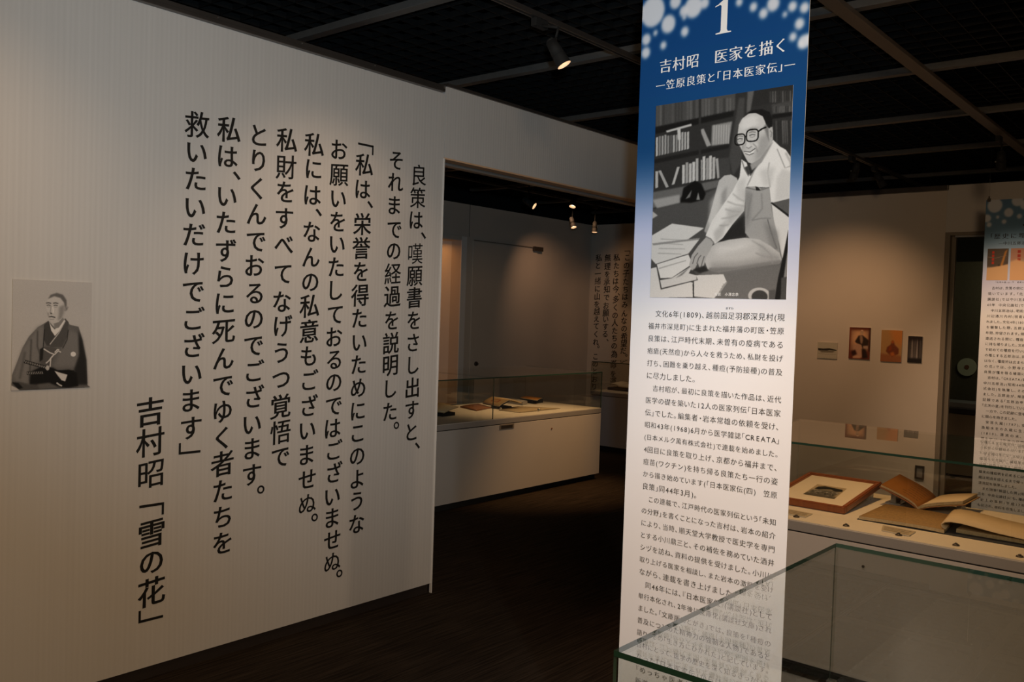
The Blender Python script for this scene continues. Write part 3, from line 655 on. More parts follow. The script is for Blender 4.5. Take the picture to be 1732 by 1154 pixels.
# far wall with the door opening
XF = 8.4
wf = struct('wall_right', box(XF, XF+0.2, 2.16, YW, 0, 2.84), M['warmwall'])
obj('top_rail', box(XF-0.035, XF-0.0005, 2.15, YW-0.001, 2.795, 2.84, 0.003), M['rail'], wf)
struct('wall_right_lintel', box(XF, XF+0.2, 1.25, 2.1595, 2.43, 2.84), M['plain'])
struct('wall_right_end', box(XF, XF+0.2, -4, 1.2495, 0, 2.84), M['plain'])
df = struct('door_1', box(XF-0.012, XF+0.21, 2.118, 2.159, 0, 2.4295, 0.003), M['jamb'])
obj('door_head', box(XF-0.012, XF+0.21, 1.25, 2.1175, 2.40, 2.4295, 0.003), M['jamb'], df)
obj('door_jamb', box(XF-0.012, XF+0.21, 1.25, 1.29, 0, 2.3995, 0.003), M['jamb'], df)
obj('door_stop', box(XF+0.05, XF+0.09, 2.085, 2.1178, 0, 2.3995, 0.002), M['jamb'], df)
obj('head_track', box(XF-0.002, XF+0.02, 1.295, 2.08, 2.385, 2.3998), M['greyrail'], df)
# room behind the door
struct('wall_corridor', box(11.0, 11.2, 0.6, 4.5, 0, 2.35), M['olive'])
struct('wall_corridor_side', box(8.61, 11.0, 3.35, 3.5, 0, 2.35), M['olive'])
# left room
YB = 7.14; XT = 10.1
wb = struct('wall_back', B(B(B(box(7.5, XT, YB, YB+0.15, 0, 2.85), -3, 5.5, YB, YB+0.15, 0, 2.85), 5.5, 7.5, YB, YB+0.15, 2.42, 2.85), 5.5, 7.5, YB, YB+0.15, 0, 0.52), M['warmwall'])
obj('showcase_jamb', box(7.5, 7.59, YB-0.012, YB-0.0005, 0.5, 2.47, 0.002), M['wallend'], wb)
obj('showcase_head', box(5.5, 7.4995, YB-0.012, YB-0.0005, 2.425, 2.47, 0.002), M['warmwall'], wb)
obj('panel_seam', box(7.628, 7.636, YB-0.003, YB-0.0005, 2.475, 2.85), M['jamb'], wb)
obj('showcase_lining', B(B(B(B(box(5.5, 7.5, 7.9, 7.95, 0.5, 2.45), 7.5, 7.55, YB+0.15, 7.95, 0.5, 2.45), 5.45, 5.5, YB+0.15, 7.95, 0.5, 2.45), 5.5, 7.5, YB+0.15, 7.9, 0.45, 0.52), 5.5, 7.5, YB+0.15, 7.9, 2.42, 2.47), M['wallend'], wb)
obj('inner_rod', tube([(5.6, 7.5, 2.36), (7.49, 7.5, 2.36)], 0.007), M['jamb'], wb)
dp = struct('door_2', box(7.70, 8.90, YB-0.014, YB-0.0008, 0.05, 2.43, 0.003), M['warmwall'])
obj('door_rail', box(7.70, 8.80, YB-0.024, YB-0.0145, 2.436, 2.447), M['jamb'], dp)
obj('door_closer', box(8.80, 8.98, YB-0.05, YB-0.0145, 2.40, 2.455, 0.004), M['rail'], dp)
obj('door_handle', cyl(cyl(bmesh.new(), (7.80, YB-0.0142, 0.985), (7.80, YB-0.03, 0.985), 0.028, 0.026), (7.80, YB-0.03, 0.985), (7.80, YB-0.05, 0.985), 0.012), M['rail'], dp)
struct('wall_text', box(XT, XT+0.15, YW+0.2, YB, 0, 2.85), M['warmwall'])
struct('wall_rear', box(-3.15, -3, -4, 8, 0, 3.4), M['plain'])
struct('wall_side', box(-3, 13, -4.15, -4, 0, 3.4), M['plain'])
struct('wall_end', box(13, 13.15, -4, 8, 0, 3.4), M['olive'])
struct('wall_back_top', box(-3, 13, 8, 8.15, 0, 3.4), M['black'])

# ================================================================ wall lettering
def wallmap(u, v): return (u, YW-0.0015, v)
def textwallmap(u, v): return (XT-0.0015, -u, v)
def lettering(name, label, loc, cols, DATA, size, mp, sgn, wx, wy, slant):
    t = thing(name, label, 'lettering', loc)
    for k in cols:
        items = DATA[k].split(' ')
        u0, v0 = map(float, items[0][1:].split(','))
        cloc = mp(sgn*u0, v0)
        col = bpy.data.objects.new('text_column', None); col.empty_display_size = 0.05; COL.objects.link(col)
        col.parent = t; ORG[col] = Vector(cloc); col.location = Vector(cloc)-ORG[t]
        for it in items:
            ch = it[0]; u, v = map(float, it[1:].split(',')); u *= sgn
            if ch in '「」': cs = place(ch, u, v, size*1.3, -0.004, -0.004, 0, 1)
            elif ch in '、。': cs = place(ch, u, v, size, wx*0.6, wx*0.4, 0)
            else:
                kanji = ord(ch) > 0x3100
                cs = place(ch, u, v, size*(0.97 if kanji else 0.9), wx, wy, slant if kanji else slant*0.5)
            obj('character', fill_mesh('character', cs, mp), M['ink'], col)
    return t
T = {
'A':'救2.052,2.364 い2.054,2.243 た2.051,2.131 い2.052,2.006 だ2.050,1.893 け2.050,1.769 で2.051,1.648 ご2.060,1.534 ざ2.062,1.417 い2.052,1.288 ま2.052,1.176 す2.055,1.055 」2.050,0.969',
'B':'私2.206,2.370 は2.204,2.251 、2.250,2.174 い2.205,2.072 た2.202,1.959 ず2.205,1.837 ら2.204,1.719 に2.205,1.599 死2.202,1.476 ん2.205,1.354 で2.206,1.233 ゆ2.207,1.117 く2.206,0.999 者2.210,0.882 た2.216,0.760 ち2.217,0.641 を2.220,0.522',
'C':'と2.361,2.372 り2.361,2.256 く2.355,2.132 ん2.358,2.013 で2.358,1.889 お2.354,1.778 る2.356,1.652 の2.356,1.533 で2.358,1.411 ご2.370,1.298 ざ2.373,1.179 い2.361,1.045 ま2.364,0.936 す2.366,0.814 。2.415,0.739',
'D':'私2.512,2.375 財2.511,2.250 を2.510,2.134 す2.509,2.010 べ2.509,1.889 て2.508,1.750 な2.507,1.618 げ2.517,1.505 う2.510,1.376 つ2.512,1.248 覚2.513,1.122 悟2.516,0.999 で2.520,0.880',
'E':'私2.669,2.380 に2.670,2.261 は2.668,2.137 、2.706,2.059 な2.668,1.961 ん2.668,1.838 の2.667,1.717 私2.666,1.601 意2.667,1.480 も2.667,1.359 ご2.682,1.244 ざ2.683,1.119 い2.673,0.992 ま2.672,0.876 せ2.678,0.756 ぬ2.684,0.636 。2.729,0.559',
'F':'お2.822,2.381 願2.825,2.258 い2.825,2.136 を2.823,2.026 い2.825,1.910 た2.822,1.800 し2.825,1.683 て2.823,1.564 お2.822,1.452 る2.824,1.338 の2.826,1.223 で2.830,1.105 は2.828,0.993 ご2.844,0.886 ざ2.848,0.772 い2.837,0.645 ま2.839,0.540 せ2.842,0.428 ぬ2.848,0.316 。2.894,0.246',
'G':'「2.991,2.413 私2.984,2.330 は2.980,2.205 、3.030,2.134 栄2.982,2.031 誉2.980,1.907 を2.980,1.787 得2.979,1.665 た2.980,1.547 い2.985,1.421 た2.983,1.310 め2.984,1.190 に2.987,1.069 こ2.989,0.954 の2.990,0.835 よ2.994,0.718 う2.995,0.602 な2.999,0.483',
'H':'そ3.201,2.387 れ3.201,2.270 ま3.197,2.149 で3.202,2.022 の3.201,1.907 経3.200,1.786 過3.201,1.666 を3.200,1.540 説3.200,1.420 明3.201,1.301 し3.209,1.175 た3.207,1.053 。3.256,0.976',
'I':'良3.372,2.330 策3.365,2.209 は3.359,2.086 、3.416,2.009 嘆3.360,1.907 願3.359,1.785 書3.361,1.666 を3.362,1.543 さ3.362,1.422 し3.369,1.297 出3.366,1.176 す3.367,1.053 と3.370,0.931 、3.417,0.852',
'J':'吉1.867,1.137 村1.870,1.011 昭1.876,0.876 「1.882,0.722 雪1.884,0.623 の1.886,0.498 花1.889,0.373 」1.888,0.277',
'K':'「6.543,2.463 こ6.540,2.392 の6.550,2.286 子6.552,2.179 た6.551,2.072 ち6.553,1.966 は6.553,1.868 み6.554,1.761 ん6.554,1.645 な6.556,1.546 の6.551,1.440 希6.547,1.341 望6.547,1.243 だ6.549,1.145 。6.500,1.085',
'L':'私6.710,2.395 た6.709,2.287 ち6.711,2.180 は6.711,2.077 今6.706,1.973 、6.656,1.902 多6.700,1.830 く6.702,1.722 の6.703,1.614 人6.703,1.515 た6.699,1.407 ち6.701,1.308 の6.701,1.200 為6.696,1.092 命6.700,0.947 を6.701,0.821 運6.695,0.722',
'M':'無6.856,2.392 理6.856,2.280 を6.855,2.171 承6.857,2.066 知6.853,1.963 で6.852,1.855 お6.854,1.746 願6.854,1.646 い6.852,1.556 す6.852,1.456 る6.855,1.356 、6.812,1.276',
'N':'私7.003,2.394 と7.010,2.290 一7.009,2.181 緒7.007,2.081 に7.007,1.971 山7.007,1.871 を7.009,1.761 越7.004,1.661 え7.004,1.560 て7.007,1.459 く7.006,1.350 れ7.002,1.240 。6.957,1.178 こ7.000,1.039 の7.000,0.938 と7.002,0.837 お7.002,0.727 り7.004,0.626',
}
lettering('wall_lettering', 'black brush-style vertical quotation on the white partition wall, nine columns', (2.7, YW, 2.4), 'ABCDEFGHI', T, 0.124, wallmap, 1, 0.020, 0.010, 0.10)
lettering('wall_signature', 'single short black column of larger letters below left of the wall quotation', (1.87, YW, 1.2), 'J', T, 0.132, wallmap, 1, 0.020, 0.010, 0.10)
lettering('far_wall_lettering', 'small dark vertical quotation on the dim end wall of the left room', (XT, 6.77, 2.3), 'KLMN', T, 0.112, textwallmap, -1, 0.020, 0.010, 0.10)

# portrait print on the partition wall
t = thing('portrait_print', 'black and white portrait print of a robed man with two swords on the partition wall', 'photograph', (1.47, YW, 1.256))
slabprint('print', [(1.323, YW-0.006, 1.252), (1.613, YW-0.006, 1.252), (1.613, YW-0.006, 1.666), (1.323, YW-0.006, 1.666)], (0, -1, 0), 0.0055, printmat('portrait_raster', photo_samurai(), 0.45), M['card'], t)

# ================================================================ hanging banners
XB = 2.415; BY0 = 1.541; BY1 = 0.998; BZ0 = 0.15; BZ1 = 2.612
def dotuv(zx, zy, r):
    u = (zx-105)/1085; yy = zy/3.847; z = 2.6-(yy+68*u)/(533+55*u); return u, (BZ1-z)/(BZ1-BZ0), r/1085
D1 = [dotuv(*d) for d in ((180,70,85),(295,145,50),(412,190,27),(205,205,16),(140,250,32),(265,282,22),(140,335,32),(465,30,60),(400,60,30),(405,100,14),(340,0,40),(540,5,30),(765,-5,22),(855,25,24),(975,5,38),(918,65,27),(1090,20,26),(1160,28,27),(1047,70,15),(1135,128,28),(1100,210,22),(1165,240,35),(1190,215,20),(1150,255,18))]
def banner(label, XB, BY0, BY1, BZ0, BZ1, dots, b1, b2, fade, group=None):
    t = thing('hanging_banner', label, 'banner', (XB, (BY0+BY1)/2, BZ0))
    pm = printmat('banner_raster', banner_bg(b1, b2, [(u, v, r, 0.92) for u, v, r in dots], fade=fade), 0.7, 0.1)
    slabprint('sheet', [(XB, BY0, BZ0), (XB, BY1, BZ0), (XB, BY1, BZ1), (XB, BY0, BZ1)], (-1, 0, 0), 0.002, pm, M['card'], t)
    for y in (BY0-0.02, BY1+0.02):
        obj('wire', tube([(XB+0.001, y, BZ1+0.012), (XB+0.001, y, 2.99)], 0.0012, 6), M['steel'], t)
        obj('clip', B(cyl(bmesh.new(), (XB+0.001, y, BZ1+0.012), (XB+0.001, y, BZ1+0.03), 0.005, 0.004, 10), XB-0.004, XB+0.006, y-0.012, y+0.012, BZ1-0.014, BZ1+0.012), M['rail'], t)
    obj('hem_bar', box(XB-0.005, XB+0.007, BY1, BY0, BZ0-0.012, BZ0-0.0005, 0.002), M['wallend'], t)
    return t
ban = banner('tall white hanging banner headed blue with a large photograph, beside the near glass case', XB, BY0, BY1, BZ0, BZ1, D1, (0.05, 0.255, 0.50), (0.08, 0.27, 0.47), (0.19, 0.315))
def bmap(X, d=0.0012):
    return lambda u, v: (X-d, -u, v)
slabprint('photograph', [(XB-0.0012, 1.474, 1.664), (XB-0.0012, 1.030, 1.664), (XB-0.0012, 1.036, 2.265), (XB-0.0012, 1.478, 2.261)], (-1, 0, 0), 0.001, printmat('author_raster', photo_author(), 0.5, 0.25), M['card'], ban, 'black and white photograph of a smiling man in glasses seated on a floor')
m1 = bmap(XB)
# large figure 1 with serifs
one = np.array([(0.02,0.82),(0.10,0.84),(0.24,0.93),(0.36,1.0),(0.42,1.0),(0.42,0.10),(0.45,0.045),(0.56,0.03),(0.56,0.0),(0.06,0.0),(0.06,0.03),(0.19,0.045),(0.22,0.10),(0.22,0.80),(0.17,0.83),(0.02,0.785)])
obj('numeral', fill_mesh('numeral', [fill2d([one*np.array([0.100, 0.103])+np.array([-1.2885, 2.447])])[0]], m1), M['white'], ban)
for pc in line('吉村昭　医家を描く', -1.472, 2.381, 0.050, 0.418, 0.02, -0.012): obj('title_character', fill_mesh('title_character', [pc], m1), M['white'], ban)
def dash(u0, u1, v, h=0.0022): return shape([(u0, v-h/2), (u1, v-h/2), (u1, v+h/2), (u0, v+h/2)])
for pc in dash(-1.481, -1.449, 2.322)+line('笠原良策と「日本医家伝」', -1.446, 2.322, 0.034, 0.381, 0.016, -0.01)+dash(-1.064, -1.033, 2.322): obj('subtitle_character', fill_mesh('subtitle_character', [pc], m1), M['white'], ban)
obj('photo_credit', fill_mesh('photo_credit', line('撮影　小澤忠恭', -1.252, 1.676, 0.0145, 0.078, 0.01, 0), bmap(XB, 0.0018)), M['white'], ban)
LN = ['　文化6年(1809)、越前国足羽郡深見村(現', '福井市深見町)に生まれた福井藩の町医・笠原', '良策は、江戸時代末期、未曽有の疫病である', '疱瘡(天然痘)から人々を救うため、私財を投げ',
 '打ち、困難を乗り越え、種痘(予防接種)の普及', 'に尽力しました。', '　吉村昭が、最初に良策を描いた作品は、近代', '医学の礎を築いた12人の医家列伝「日本医家', '伝」でした。編集者・岩本常雄の依頼を受け、',
 '昭和43年(1968)6月から医学雑誌「CREATA」', '(日本メルク萬有株式会社)で連載を始めました。', '4回目に良策を取り上げ、京都から福井まで、', '痘苗(ワクチン)を持ち帰る良策たち一行の姿', 'から描き始めています(「日本医家伝(四)　笠原',
 '良策」同44年3月)。', '　この連載で、江戸時代の医家列伝という「未知', 'の分野」を書くことになった吉村は、岩本の紹介', 'により、当時、順天堂大学教授で医史学を専門', 'とする小川鼎三と、その補佐を務めていた酒井',
 'シヅを訪ね、資料の提供を受けました。小川に', '取り上げる医家を相談し、また岩本の激励を受け', 'ながら、連載を書き上げました。', '　同46年には、『日本医家伝』(講談社)として', '単行本化され、2年後に文庫化(講談社文庫)され',
 'ました。「文庫版あとがき」では、良策を「種痘の', '普及につとめた精神力の強靭な人物」であると', '語り、その「生き方にひかれた」と記しています。', '吉村にとって、医学の歴史を深く知るきっかけと', 'なった「日本医家伝」からは、昭和47年に',
 '『めっちゃ医者伝』(新潮少年文庫)が、', '新潮文庫)など良策を描いた作品が生まれ']
for i, s in enumerate(LN):
    wd = 0.4465 if len(s) > 17 else None; u = -1.4765
    if s[0] == '　' and wd: s = s[1:]; u += 0.024; wd -= 0.024
    obj('text_line', fill_mesh('text_line', line(s, u, 1.6135-0.0389*i, 0.0238, wd, 0.002, -0.012), m1), M['inkgrey'], ban)['kind'] = 'stuff'
obj('ruby_text', fill_mesh('ruby_text', line('あすわ', -1.214, 1.6355, 0.0085, None, 0.0, 0.0), m1), M['inkgrey'], ban)

X2 = 7.68
D2 = [(0.11, 0.018, 0.09, 0), (0.28, 0.042, 0.055, 0), (0.02, 0.058, 0.05, 0), (0.38, 0.006, 0.07, 0), (0.47, 0.02, 0.06, 0), (0.41, 0.055, 0.03, 0), (0.23, 0.07, 0.028, 0), (0.15, 0.055, 0.02, 0), (0.6, 0.0, 0.05, 0), (0.05, 0.078, 0.03, 0), (0.8, 0.02, 0.06, 0), (0.9, 0.05, 0.05, 0), (0.72, 0.035, 0.03, 0)]
ban2 = banner('sky-blue topped hanging banner with small pictures, behind the long case by the doorway', X2, 1.692, 1.12, BZ0, 2.60, [d[:3] for d in D2], (0.38, 0.52, 0.66), (0.50, 0.64, 0.74), (0.10, 0.27))
m2 = bmap(X2)
obj('numeral', fill_mesh('numeral', place('3', -1.405, 2.43, 0.12, 0.03, 0.0), m2), M['inkgrey'], ban2)
obj('title_line', fill_mesh('title_line', line('「歴史に埋もれた人」', -1.655, 2.318, 0.047, 0.50, 0.02, -0.008), m2), M['inkgrey'], ban2)
obj('subtitle_line', fill_mesh('subtitle_line', line('―中川五郎治と『北天の星』―', -1.59, 2.262, 0.03, 0.40, 0.014, -0.008), m2), M['inkgrey'], ban2)
for (a, b, z0, z1, k) in ((1.664, 1.518, 1.978, 2.222, 0), (1.503, 1.357, 1.978, 2.222, 1), (1.342, 1.196, 1.978, 2.222, 0)):
    slabprint('picture', [(X2-0.0012, a, z0), (X2-0.0012, b, z0), (X2-0.0012, b, z1), (X2-0.0012, a, z1)], (-1, 0, 0), 0.001, printmat('cover_raster', cover_picture(k), 0.6), M['card'], ban2)
obj('caption_line', fill_mesh('caption_line', line('『北天の星』上・下　昭和50年　講談社　/　「小説現代」', -1.60, 1.962, 0.0145, 0.42, 0.004, -0.004), m2), M['inkgrey'], ban2)
L2 = ['　吉村は、良策の他にも種痘に関わる人物を', '描いています。『北天の星』(昭和50年', '講談社)では中川五郎治を、『破船』(昭和', '60年 中央公論社)では疱瘡の恐ろしさを', '　中川五郎治は、明和五年、陸奥国', '川辺通川内村(現青森県むつ市)に生ま', 'れました。文化4年(1807)、ロシア船が択捉島', 'を襲撃した際、五郎治は捕らえられ、五', '年間、抑留されます。帰国の途中に種痘書を', '還送される間に、種痘書を手に入れ、日本', 'に持ち帰りました。文政7年、五郎治は日本', 'で初めての種痘を行いました。しかし、牛痘', 'の種とする五郎治は、同時代の医師に秘法', 'はなく、種痘術は広まらず、『雪', 'の花』では、小野寺という人物が笠原', '良策が種を得る場面に描かれています。', '　吉村は、「CREATA」第三十号で、五郎治', '中川五郎治」(昭和44年6月 日本メルク', '式会社)を執筆し、その「人物と生涯」に', 'ました。五郎治が、帰国後に書き残した', '記録である「五郎治申上荒増」を読み、', '『北天の星』を刊行しています。', '　一方で、この記録に登場する久蔵', 'に関心を抱きました。', '　安芸久蔵(1787)、安芸国川尻浦の', '漁船水主の久蔵に生まれ、文化七年', '(1810)、漂流の末、ロシアに着き', '種を学び、3年後の帰国時に、種痘苗を', '持参し、藩医師の判断を仰ぎましたが', 'ました。', '　久蔵は、「ガラス器に入れた', '広島の藩医たちに届け、種痘が行われ', 'ましたが、藩医たちは受け入れず、', '幕末の種痘術を広めるには至り', '蔵は明治を迎えるまで帰った', '漂流記を執筆しました。', '　また随筆「帰還した男」(昭和', '五年 中央公論社)にも、種痘の', '「史上の事例」平成17年 新潮社)に', 'も記され、資料を収集しました。']
for i, s in enumerate(L2):
    u = -1.650
    if s[0] == '　': s = s[1:]; u += 0.028
    obj('text_line', fill_mesh('text_line', line(s, u, 1.917-0.0437*i*0.995, 0.0262, None if len(s) < 16 else (0.50 if u < -1.64 else 0.472), 0.012, -0.006), m2), M['inkgrey'], ban2)['kind'] = 'stuff'

# ================================================================ display cases
def display_case(label, x0, x1, y0, y1, front, joints=(), farrim=False):
    t = thing('display_case', label, 'display case', ((x0+x1)/2, (y0+y1)/2, 0))
    obj('plinth', box(x0+0.03, x1-0.03, y0+0.03, y1-0.03, 0, 0.055), M['black'], t)
    obj('cabinet_body', box(x0, x1, y0, y1, 0.055, 0.646, 0.002), M['body'], t)
    obj('shadow_gap', box(x0+0.008, x1-0.008, y0+0.008, y1-0.008, 0.6462, 0.652), M['black'], t)
    obj('deck_trim', box(x0, x1, y0, y1, 0.6522, 0.696, 0.0025), M['trim'], t)
    obj('deck', box(x0+0.003, x1-0.003, y0+0.003, y1-0.003, 0.6962, 0.700), M['deck'], t)
    g = 0.010; zt = 1.056; ax = 1 if front == 'Y' else 0     # ax: the axis the long panes face
    def pane(x0, x1, y0, y1, z0, z1, thin, edges):
        """edges: signed axes (axis, sign) of the pane's rims that show the green of the glass"""
        bm = box(x0, x1, y0, y1, z0, z1); bm.normal_update()
        for fc in bm.faces:
            k = max(range(3), key=lambda i: abs(fc.normal[i])); s = 1 if fc.normal[k] > 0 else -1
            fc.material_index = 1 if (k, s) in edges and k != thin else 0
        obj('glass_pane', bm, [M['glass'], M['edge']], t)
    zb, zh = 0.7002, zt-g-0.0003
    cuts = [x0]+list(joints)+[x1] if front == 'Y' else [y0]+list(joints)+[y1]
    far = [(ax, 1)] if farrim else []
    for a, b in zip(cuts, cuts[1:]):
        q = 0.0008 if joints else 0; ends = [(1-ax, -1), (1-ax, 1)]
        if front == 'Y': pane(a+q, b-q, y0, y0+g, zb, zh, 1, ends); pane(a+q, b-q, y0, y1, zt-g, zt, 2, [(1, -1), (0, 1)]+far)
        else: pane(x0, x0+g, a+q, b-q, zb, zh, 0, ends); pane(x0, x1, a+q, b-q, zt-g, zt, 2, [(0, -1), (1, 1), (1, -1)]+far)
    if front == 'Y':
        pane(x0, x1, y1-g, y1, zb, zh, 1, [])
        pane(x0, x0+g, y0+g+0.0005, y1-g-0.0005, zb, zh, 0, []); pane(x1-g, x1, y0+g+0.0005, y1-g-0.0005, zb, zh, 0, [])
    else:
        pane(x1-g, x1, y0, y1, zb, zh, 0, [])
        pane(x0+g+0.0005, x1-g-0.0005, y0, y0+g, zb, zh, 1, []); pane(x0+g+0.0005, x1-g-0.0005, y1-g, y1, zb, zh, 1, [])
    return t
near = display_case('empty clear glass display case in the near corner, in front of the tall banner', 1.215, 2.205, -1.3, 0.785, 'X', (), True)
obj('corner_seam', box(2.2005, 2.2045, 0.7852, 0.7858, 0.7002, 1.0455), M['edge'], near)
obj('corner_clamp', box(2.19, 2.21, 0.77, 0.79, 0.7003, 0.715, 0.002), M['steel'], near)
right = display_case('long white display case holding a framed print and books, behind the tall banner', 3.93, 4.894, -1.6, 1.98, 'X')
for y in (1.61, 1.381, 1.156, 0.929, 0.696, 0.46):
    b_ = cyl(bmesh.new(), (3.992, y, 0.7003), (3.992, y, 0.706), 0.015, 0.012, 12); cyl(b_, (3.992, y, 0.706), (3.992, y, 0.711), 0.007, 0.005, 10)
    obj('deck_stud', b_, M['rail'], right)
obj('lock', cyl(bmesh.new(), (3.9295, 1.278, 0.552), (3.926, 1.278, 0.552), 0.006, n=12), M['black'], right)
left = display_case('white display case with a name slot, seen through the opening in the partition', 3.95, 7.235, 4.925, 5.90, 'Y', (5.63,))
obj('label_slot', box(5.715, 5.905, 4.921, 4.9246, 0.604, 0.645, 0.001), M['jamb'], left)
obj('slot_plate', box(5.735, 5.885, 4.919, 4.9208, 0.612, 0.637), M['rail'], left)
obj('lock', cyl(bmesh.new(), (6.446, 4.9245, 0.558), (6.446, 4.921, 0.558), 0.008, n=12), M['brown'], left)
back = display_case('farthest white display case, standing before the end wall with the small quotation', 8.8, 9.7, 4.2, 6.15, 'X')

# ================================================================ exhibits in the long case
fr = thing('framed_print', 'reddish-brown wooden frame with wide cream mat around a small dark engraving', 'framed picture', (4.5, 1.67, 0.7))
def fpt(a, b, h):      # a along the depth 0..1, b from right to left 0..1, h height above the board
    t0 = math.atan2(0.058, 0.53); p = Vector((4.22, 1.468, 0.7015))+Vector((math.cos(t0), 0, math.sin(t0)))*a*0.535+Vector((0, 1, 0))*b*0.385
    return p+Vector((-math.sin(t0), 0, math.cos(t0)))*h
def fbox(a0, a1, b0, b1, h0, h1, bm=None):
    bm = bm or bmesh.new(); vs = [bm.verts.new(fpt(a, b, h)) for a, b, h in ((a0,b0,h0),(a1,b0,h0),(a1,b1,h0),(a0,b1,h0),(a0,b0,h1),(a1,b0,h1),(a1,b1,h1),(a0,b1,h1))]
    for f in ((0,3,2,1),(4,5,6,7),(0,1,5,4),(1,2,6,5),(2,3,7,6),(3,0,4,7)): bm.faces.new([vs[i] for i in f])
    return bm
for a0, a1, b0, b1 in ((0, 0.05, 0, 1), (0.95, 1, 0, 1), (0.0502, 0.9498, 0, 0.065), (0.0502, 0.9498, 0.935, 1)):
    bm = fbox(a0, a1, b0, b1, 0, 0.032)
    bmesh.ops.bevel(bm, geom=bm.edges[:], offset=0.004, segments=2, affect='EDGES')
    obj('frame_side', bm, M['frame'], fr)
obj('mat_board', fbox(0.0503, 0.9497, 0.0652, 0.9348, 0.004, 0.021), M['matboard'], fr)
e0 = [fpt(a, b, 0.0216) for a, b in ((0.27, 0.68), (0.27, 0.27), (0.66, 0.30), (0.66, 0.70))]
obj('engraving', quad(e0), printmat('engraving_raster', engraving(), 0.7), fr)
obj('support_block', box(4.66, 4.72, 1.50, 1.82, 0.7003, 0.742), M['acrylic'], fr)

bk = thing('open_book', 'tan old book lying open on clear supports beside the framed print', 'book', (4.6, 1.2, 0.7))
gN, gF = (4.575, 1.243, 0.723), (4.83, 1.226, 0.738)
obj('left_pages', patch(gN, gF, (4.60, 1.428, 0.802), (4.84, 1.410, 0.829), 0.012, 0.010, 12, 0.3), [printmat('left_page_raster', bookpage((0.52, 0.34, 0.15), (0.12, 0.09, 0.06), 7, True, False, 5), 0.8), M['pageedge']], bk, 'tan left page with a block of black writing')
obj('right_pages', patch(gN, gF, (4.60, 1.050, 0.779), (4.85, 1.042, 0.784), 0.010, 0.014, 12, 0.3), [M['page'], M['pageedge']], bk)
obj('left_cover', patch((4.569, 1.243, 0.713), (4.835, 1.226, 0.728), (4.594, 1.434, 0.791), (4.846, 1.416, 0.818), 0.008, 0.004, 12, 0.3), [M['brown'], M['brown']], bk)
obj('right_cover', patch((4.569, 1.241, 0.709), (4.835, 1.224, 0.724), (4.592, 1.040, 0.764), (4.856, 1.030, 0.769), 0.008, 0.004, 12, 0.3), [M['pagetan'], M['brown']], bk)
obj('spine', patch((4.568, 1.256, 0.710), (4.836, 1.24, 0.722), (4.568, 1.228, 0.710), (4.836, 1.212, 0.722), 0, 0.006, 3), [M['brown'], M['brown']], bk)
for nm, y0, y1, zt, lb in (('book_stand', 1.376, 1.402, 0.779, 'frosted support under the left side of the tan open book'), ('book_stand', 1.072, 1.096, 0.745, 'frosted support under the right side of the tan open book')):
    s_ = thing(nm, lb, 'book stand', (4.72, (y0+y1)/2, 0.7))
    obj('upright', box(4.68, 4.76, y0, y1, 0.7047, zt, 0.002), M['acrylic'], s_)
    obj('foot', box(4.67, 4.77, y0-0.025, y1+0.025, 0.7002, 0.7045, 0.001), M['acrylic'], s_)

lg = thing('open_ledger', 'large cream stitched volume open flat at the front of the long case, pages curling up', 'book', (4.35, 1.0, 0.7))
obj('left_pages', patch((4.168, 1.020, 0.718), (4.50, 1.050, 0.722), (4.162, 1.383, 0.718), (4.548, 1.386, 0.718), 0.004, 0.014, 10), [printmat('ledger_raster', bookpage((0.60, 0.49, 0.33), (0.40, 0.33, 0.24), 12, False, False, 9), 0.8), M['pageedge']], lg)
bm = bmesh.new(); prof = [(1.020, 0.716), (1.036, 0.724), (1.040, 0.738), (1.026, 0.750), (1.0, 0.756), (0.96, 0.756), (0.90, 0.749), (0.82, 0.739), (0.72, 0.731), (0.62, 0.727), (0.52, 0.725)]
for i, (y, z) in enumerate(prof):
    for j, xx in enumerate((4.19, 4.33, 4.47)):
        bm.verts.new((xx+(1.03-y)*0.03, y+(xx-4.19)*0.10, z+(xx-4.19)*0.03))
bm.verts.ensure_lookup_table()
for i in range(len(prof)-1):
    for j in range(2): bm.faces.new([bm.verts[k] for k in (i*3+j, i*3+j+1, i*3+j+4, i*3+j+3)]).smooth = True
bmesh.ops.recalc_face_normals(bm, faces=bm.faces); bmesh.ops.solidify(bm, geom=bm.faces[:], thickness=0.003)
obj('curled_pages', bm, M['page'], lg, 'page block curling over from the stitched edge')
obj('right_pages', box(4.22, 4.50, 0.50, 0.985, 0.7052, 0.7225, 0.002), M['pageedge'], lg)
obj('cover', box(4.165, 4.56, 0.48, 1.392, 0.7002, 0.7038), M['navy'], lg)

def card(label, pts, z, rows=2, group=None, k=1):
    t = thing('caption_card', label, 'caption card', (sum(p[0] for p in pts)/4, sum(p[1] for p in pts)/4, 0.7))
    c = Canvas(96, 36, (0.70, 0.66, 0.58)); rg = random.Random(k)
    for r in range(rows+1):
        x = 0.06
        while x < 0.9:
            d = rg.uniform(0.01, 0.04); c.poly([(x, 0.2+r*0.26), (x+d, 0.2+r*0.26), (x+d, 0.32+r*0.26), (x, 0.32+r*0.26)], (0.3, 0.28, 0.25), 0.003, 0.7); x += d+0.012
    slabprint('card_face', [(p[0], p[1], z) for p in pts], (0, 0, 1), 0.004, printmat('card_raster', c.done(), 0.6), M['card'], t)
    return t
card('cream caption card in front of the open ledger', [(4.013, 1.235), (4.0, 1.115), (4.105, 1.118), (4.118, 1.262)], 0.7052, k=1)
card('cream caption card at the corner of the framed print', [(4.012, 1.70), (4.005, 1.572), (4.105, 1.578), (4.112, 1.70)], 0.7052, k=2)
